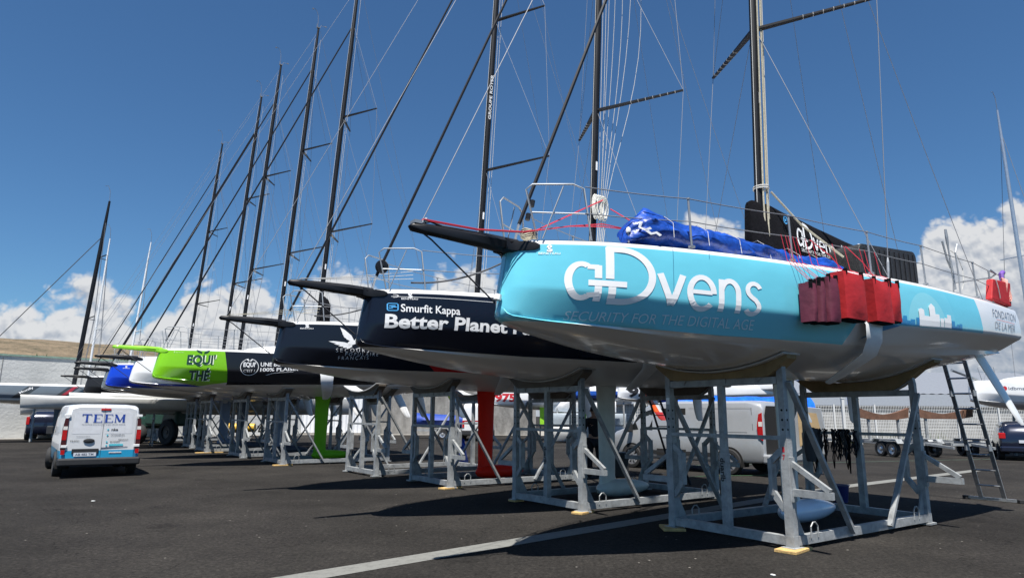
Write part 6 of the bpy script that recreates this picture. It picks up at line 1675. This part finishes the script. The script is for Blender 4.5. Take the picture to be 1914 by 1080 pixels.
# small racing boats further back, with sail numbers on their hulls
t, h = cruiser('small_racing_boat', 'white boat with the red number 975 behind the midnight blue yacht', (1.8, 43.0), R(12), 1.0, pw, -.25, '975', m_red_ink, [(-3.62, 3.15), (-2.15, 3.15), (-2.15, 3.80), (-3.62, 3.80)]); stand_for(t, 1.0, -.25)
t, h = cruiser('small_racing_boat', 'white boat with the black number 935 behind the silver van bonnet', (8.38, 34.3), R(20), .90, pw, .15, '935', m_black_ink, [(-3.9, 3.10), (-2.1, 3.10), (-2.1, 3.82), (-3.9, 3.82)]); stand_for(t, .9, .15)
t, h = cruiser('small_racing_boat', 'blue hulled small boat with white deck left of the 935 boat', (3.4, 38.5), R(15), .60, paint('paint_small_blue', (.02, .09, .42), [(below(3.0), (.02, .03, .08)), (above(3.8), WHITE)], K=K), 1.05, keel_m=m_kgreen); stand_for(t, .6, 1.05)
t, h = cruiser('small_racing_boat', 'small boat with two lime green fins behind the midnight blue cradle', (2.4, 42.5), R(15), .60, paint('paint_small_dark', (.03, .03, .035), [(below(3.0), BOTTOM)], K=K), 1.0); stand_for(t, .6, 1.0)
m_lime = mat('lime_fin', (.28, .62, .03), .4)
for x in (-.7, .5): MB(1).prism([(x, 2.1), (x + .38, 2.1), (x + .36, .55), (x + .02, .55)], -.03 - .3, .03 - .3).build('fin', m_lime, t).location = (0, 0, -1.0 + .35)
# blue covered dinghy on a trailer at the rough wall
def trailer(label, loc, rz, L_=4.5, chock=None, wheels=(1.6, 2.3), group='road trailers in the yard', beam_z=.55):
    t = thing('boat_trailer', label, 'trailer', (loc[0], loc[1], 0), rz, group)
    for s in (-1, 1): MB(1).bar((0, s * .75, beam_z), (L_, s * .75, beam_z), .09, .12).build('beam', m_galv, t)
    for x in (0, L_ * .5, L_): MB(1).bar((x, -.75, beam_z - .02), (x, .75, beam_z - .02), .08, .1).build('cross_bar', m_galv, t)
    MB(1).bar((0, 0, beam_z), (-1.4, 0, .45), .09, .09).build('drawbar', m_galv, t)
    for x in wheels:
        for s in (-1, 1):
            w_ = MB(1).lathe((x, s * .86, .31), (0, s, 0), [(0, .18), (0, .29), (.03, .31), (.17, .31), (.20, .29), (.20, .2)], 22).build('wheel', m_rubber, t, 40)
            MB(1).lathe((x, s * .86, .31), (0, s, 0), [(.17, .2), (.14, .10), (.19, .06), (.19, .001)], 18).build('hub', m_rim, w_, 40)
    for s in (-1, 1): MB(1).prism([(wheels[0] - .42, .55), (wheels[0] - .3, .72), (wheels[-1] + .3, .72), (wheels[-1] + .42, .55), (wheels[-1] + .38, .55), (wheels[-1] + .27, .69), (wheels[0] - .27, .69), (wheels[0] - .38, .55)], s * .80, s * 1.08).build('mudguard', m_galv, t)
    if chock:
        for x, zt in chock:
            for s in (-1, 1): MB(1).bar((x, s * .72, beam_z), (x, s * .72, zt - .35), .09, .09).build('upright', m_galv, t)
            P = [(-1.25 + 2.5 * k / 14, zt - .30 + .30 * abs(-1 + 2 * k / 14) ** 1.6) for k in range(15)]
            MB(1).prism(P + [(1.2, zt - .42), (.6, zt - .52), (-.6, zt - .52), (-1.2, zt - .42)], x - .09, x + .09, axis='x').build('chock', mat('rusty_brown_chock', (.13, .065, .04), .8, var=.3), t)
    return t
trailer('empty trailer with a brown chock and tandem wheels behind the nearest cradle', (16.6, 27.0), R(100), 5.0, [(2.2, 2.0)], (.6, 1.25))
trailer('empty trailer with a wide brown chock right behind the ladder', (18.4, 26.9), R(86), 5.0, [(1.8, 2.05)])
trailer('grey flat trailer frame by the big pale wall at the left edge', (-24.5, 27.5), R(170), 4.5, None, (2.0,))
tt = trailer('small trailer carrying a blue covered dinghy in front of the rough wall', (-2.8, 44.5), R(178), 3.6, None, (1.6,))
t = thing('dinghy', 'dinghy under a taut blue cover on the small trailer by the rough wall', 'dinghy', (-6.3, 44.4, .95), 0)
rows = []
for k in range(11):
    u = k / 10; w = .75 * math.sin(math.pi * (.12 + .8 * u)) ** .6; rows.append([(3.4 * u, w * yy, zz) for yy, zz in ((0, -.3 + .1 * (1 - u)), (-.7, -.1), (-1, .25), (-.7, .5), (0, .72 - .2 * u), (.7, .5), (1, .25), (.7, -.1))])
MB(1).grid(rows, close=True).build('cover', mat('blue_boat_cover', (.015, .05, .28), .6, var=.25, bump=.3, bscale=8), t, 60)
# blue tarpaulin and clutter on a boat behind the silver van
t = thing('covered_boat', 'long boat under a wrinkled bright blue tarpaulin behind the silver van roof', 'boat', (6.2, 27.0, 0), R(6))
rows = []
for k in range(17):
    u = k / 16; w = .9 * math.sin(math.pi * (.1 + .8 * u)) ** .5; rows.append([(6.2 * u, w * math.cos(R(a)) + .03 * noise.noise(Vector((k, a * .05, 0))), 1.75 + (.62 + .12 * noise.noise(Vector((k * .6, a * .03, 2)))) * math.sin(R(a))) for a in range(0, 360, 24)])
MB(1).grid(rows, close=True).build('tarpaulin', mat('bright_tarp', (.012, .12, .62), .35, var=.35, vscale=5, bump=.6, bscale=8), t, 70)
for x in (1, 5): trestle(t, x, 1.4)
t, h = cruiser('small_racing_boat', 'white and red trimmed boat seen above the blue tarpaulin', (10.2, 35.2), R(8), .72, paint('paint_white_red', (.80, .80, .80), [(both(above(3.75), fore(-1.5)), (.55, .02, .04)), (below(3.0), BOTTOM)], K=K), .95); stand_for(t, .72, .95)
MB(1).box((3.0, -1.0, 3.75 - .0), (1.6, .3, .28)).build('lifebuoy_roll', mat('orange_cloth', (.75, .16, .04), .6), t, bevel=.08)
# big white blocks of stored hulls between the white fin keel and the van
for k, (x, y, z, d, lab) in enumerate(((4.6, 41.0, .45, (5.0, 1.6, .9), 'white moulded hull half lying lowest in the pile behind the white keel'), (4.8, 41.6, 1.35, (4.6, 1.5, .7), 'grey blue moulded hull in the middle of the pile behind the white keel'), (4.4, 42.2, 2.1, (4.4, 1.4, .7), 'white moulded hull topmost in the pile behind the white keel'))):
    t = thing('stacked_moulding', lab, 'moulding', (x, y, z), R(-4)); rows = []
    for j in range(13):
        u = j / 12; w = d[1] / 2 * (math.sin(math.pi * (.06 + .88 * u)) ** .45); rows.append([(-d[0] / 2 + d[0] * u, w * yy, zz * d[2]) for yy, zz in ((0, -.5), (-.75, -.45), (-.95, -.1), (-1, .4), (-.9, .5), (0, .5), (.9, .5), (1, .4), (.95, -.1), (.75, -.45))])
    mb = MB(1).grid(rows, close=True); n = 10; mb.f.append(tuple(range(n))); mb.f.append(tuple(len(mb.v) - n + q_ for q_ in range(n)))
    mb.build('shell', [m_float, mat('pale_blue_grey', (.33, .38, .42), .5, var=.1), m_white][k], t, 45)
# dark equipment case beside the person
o = MB(1).box((0, 0, 0), (.55, .5, .62)).build('equipment_case', m_bump, None, bevel=.03); o.location = (2.75, 17.6, .31); tag(o, 'black equipment case on the ground beside the person in dark clothes', 'case')
wm = MB(1).tube([(-.3, 0, .1), (-.1, 0, .5), (0, 0, 1.9)], .03, 6).build('mooring_hook', m_galv, None); wm.location = (-21.5, 27.2, 0); tag(wm, 'thin bent steel post standing by the flat trailer at the left', 'post')
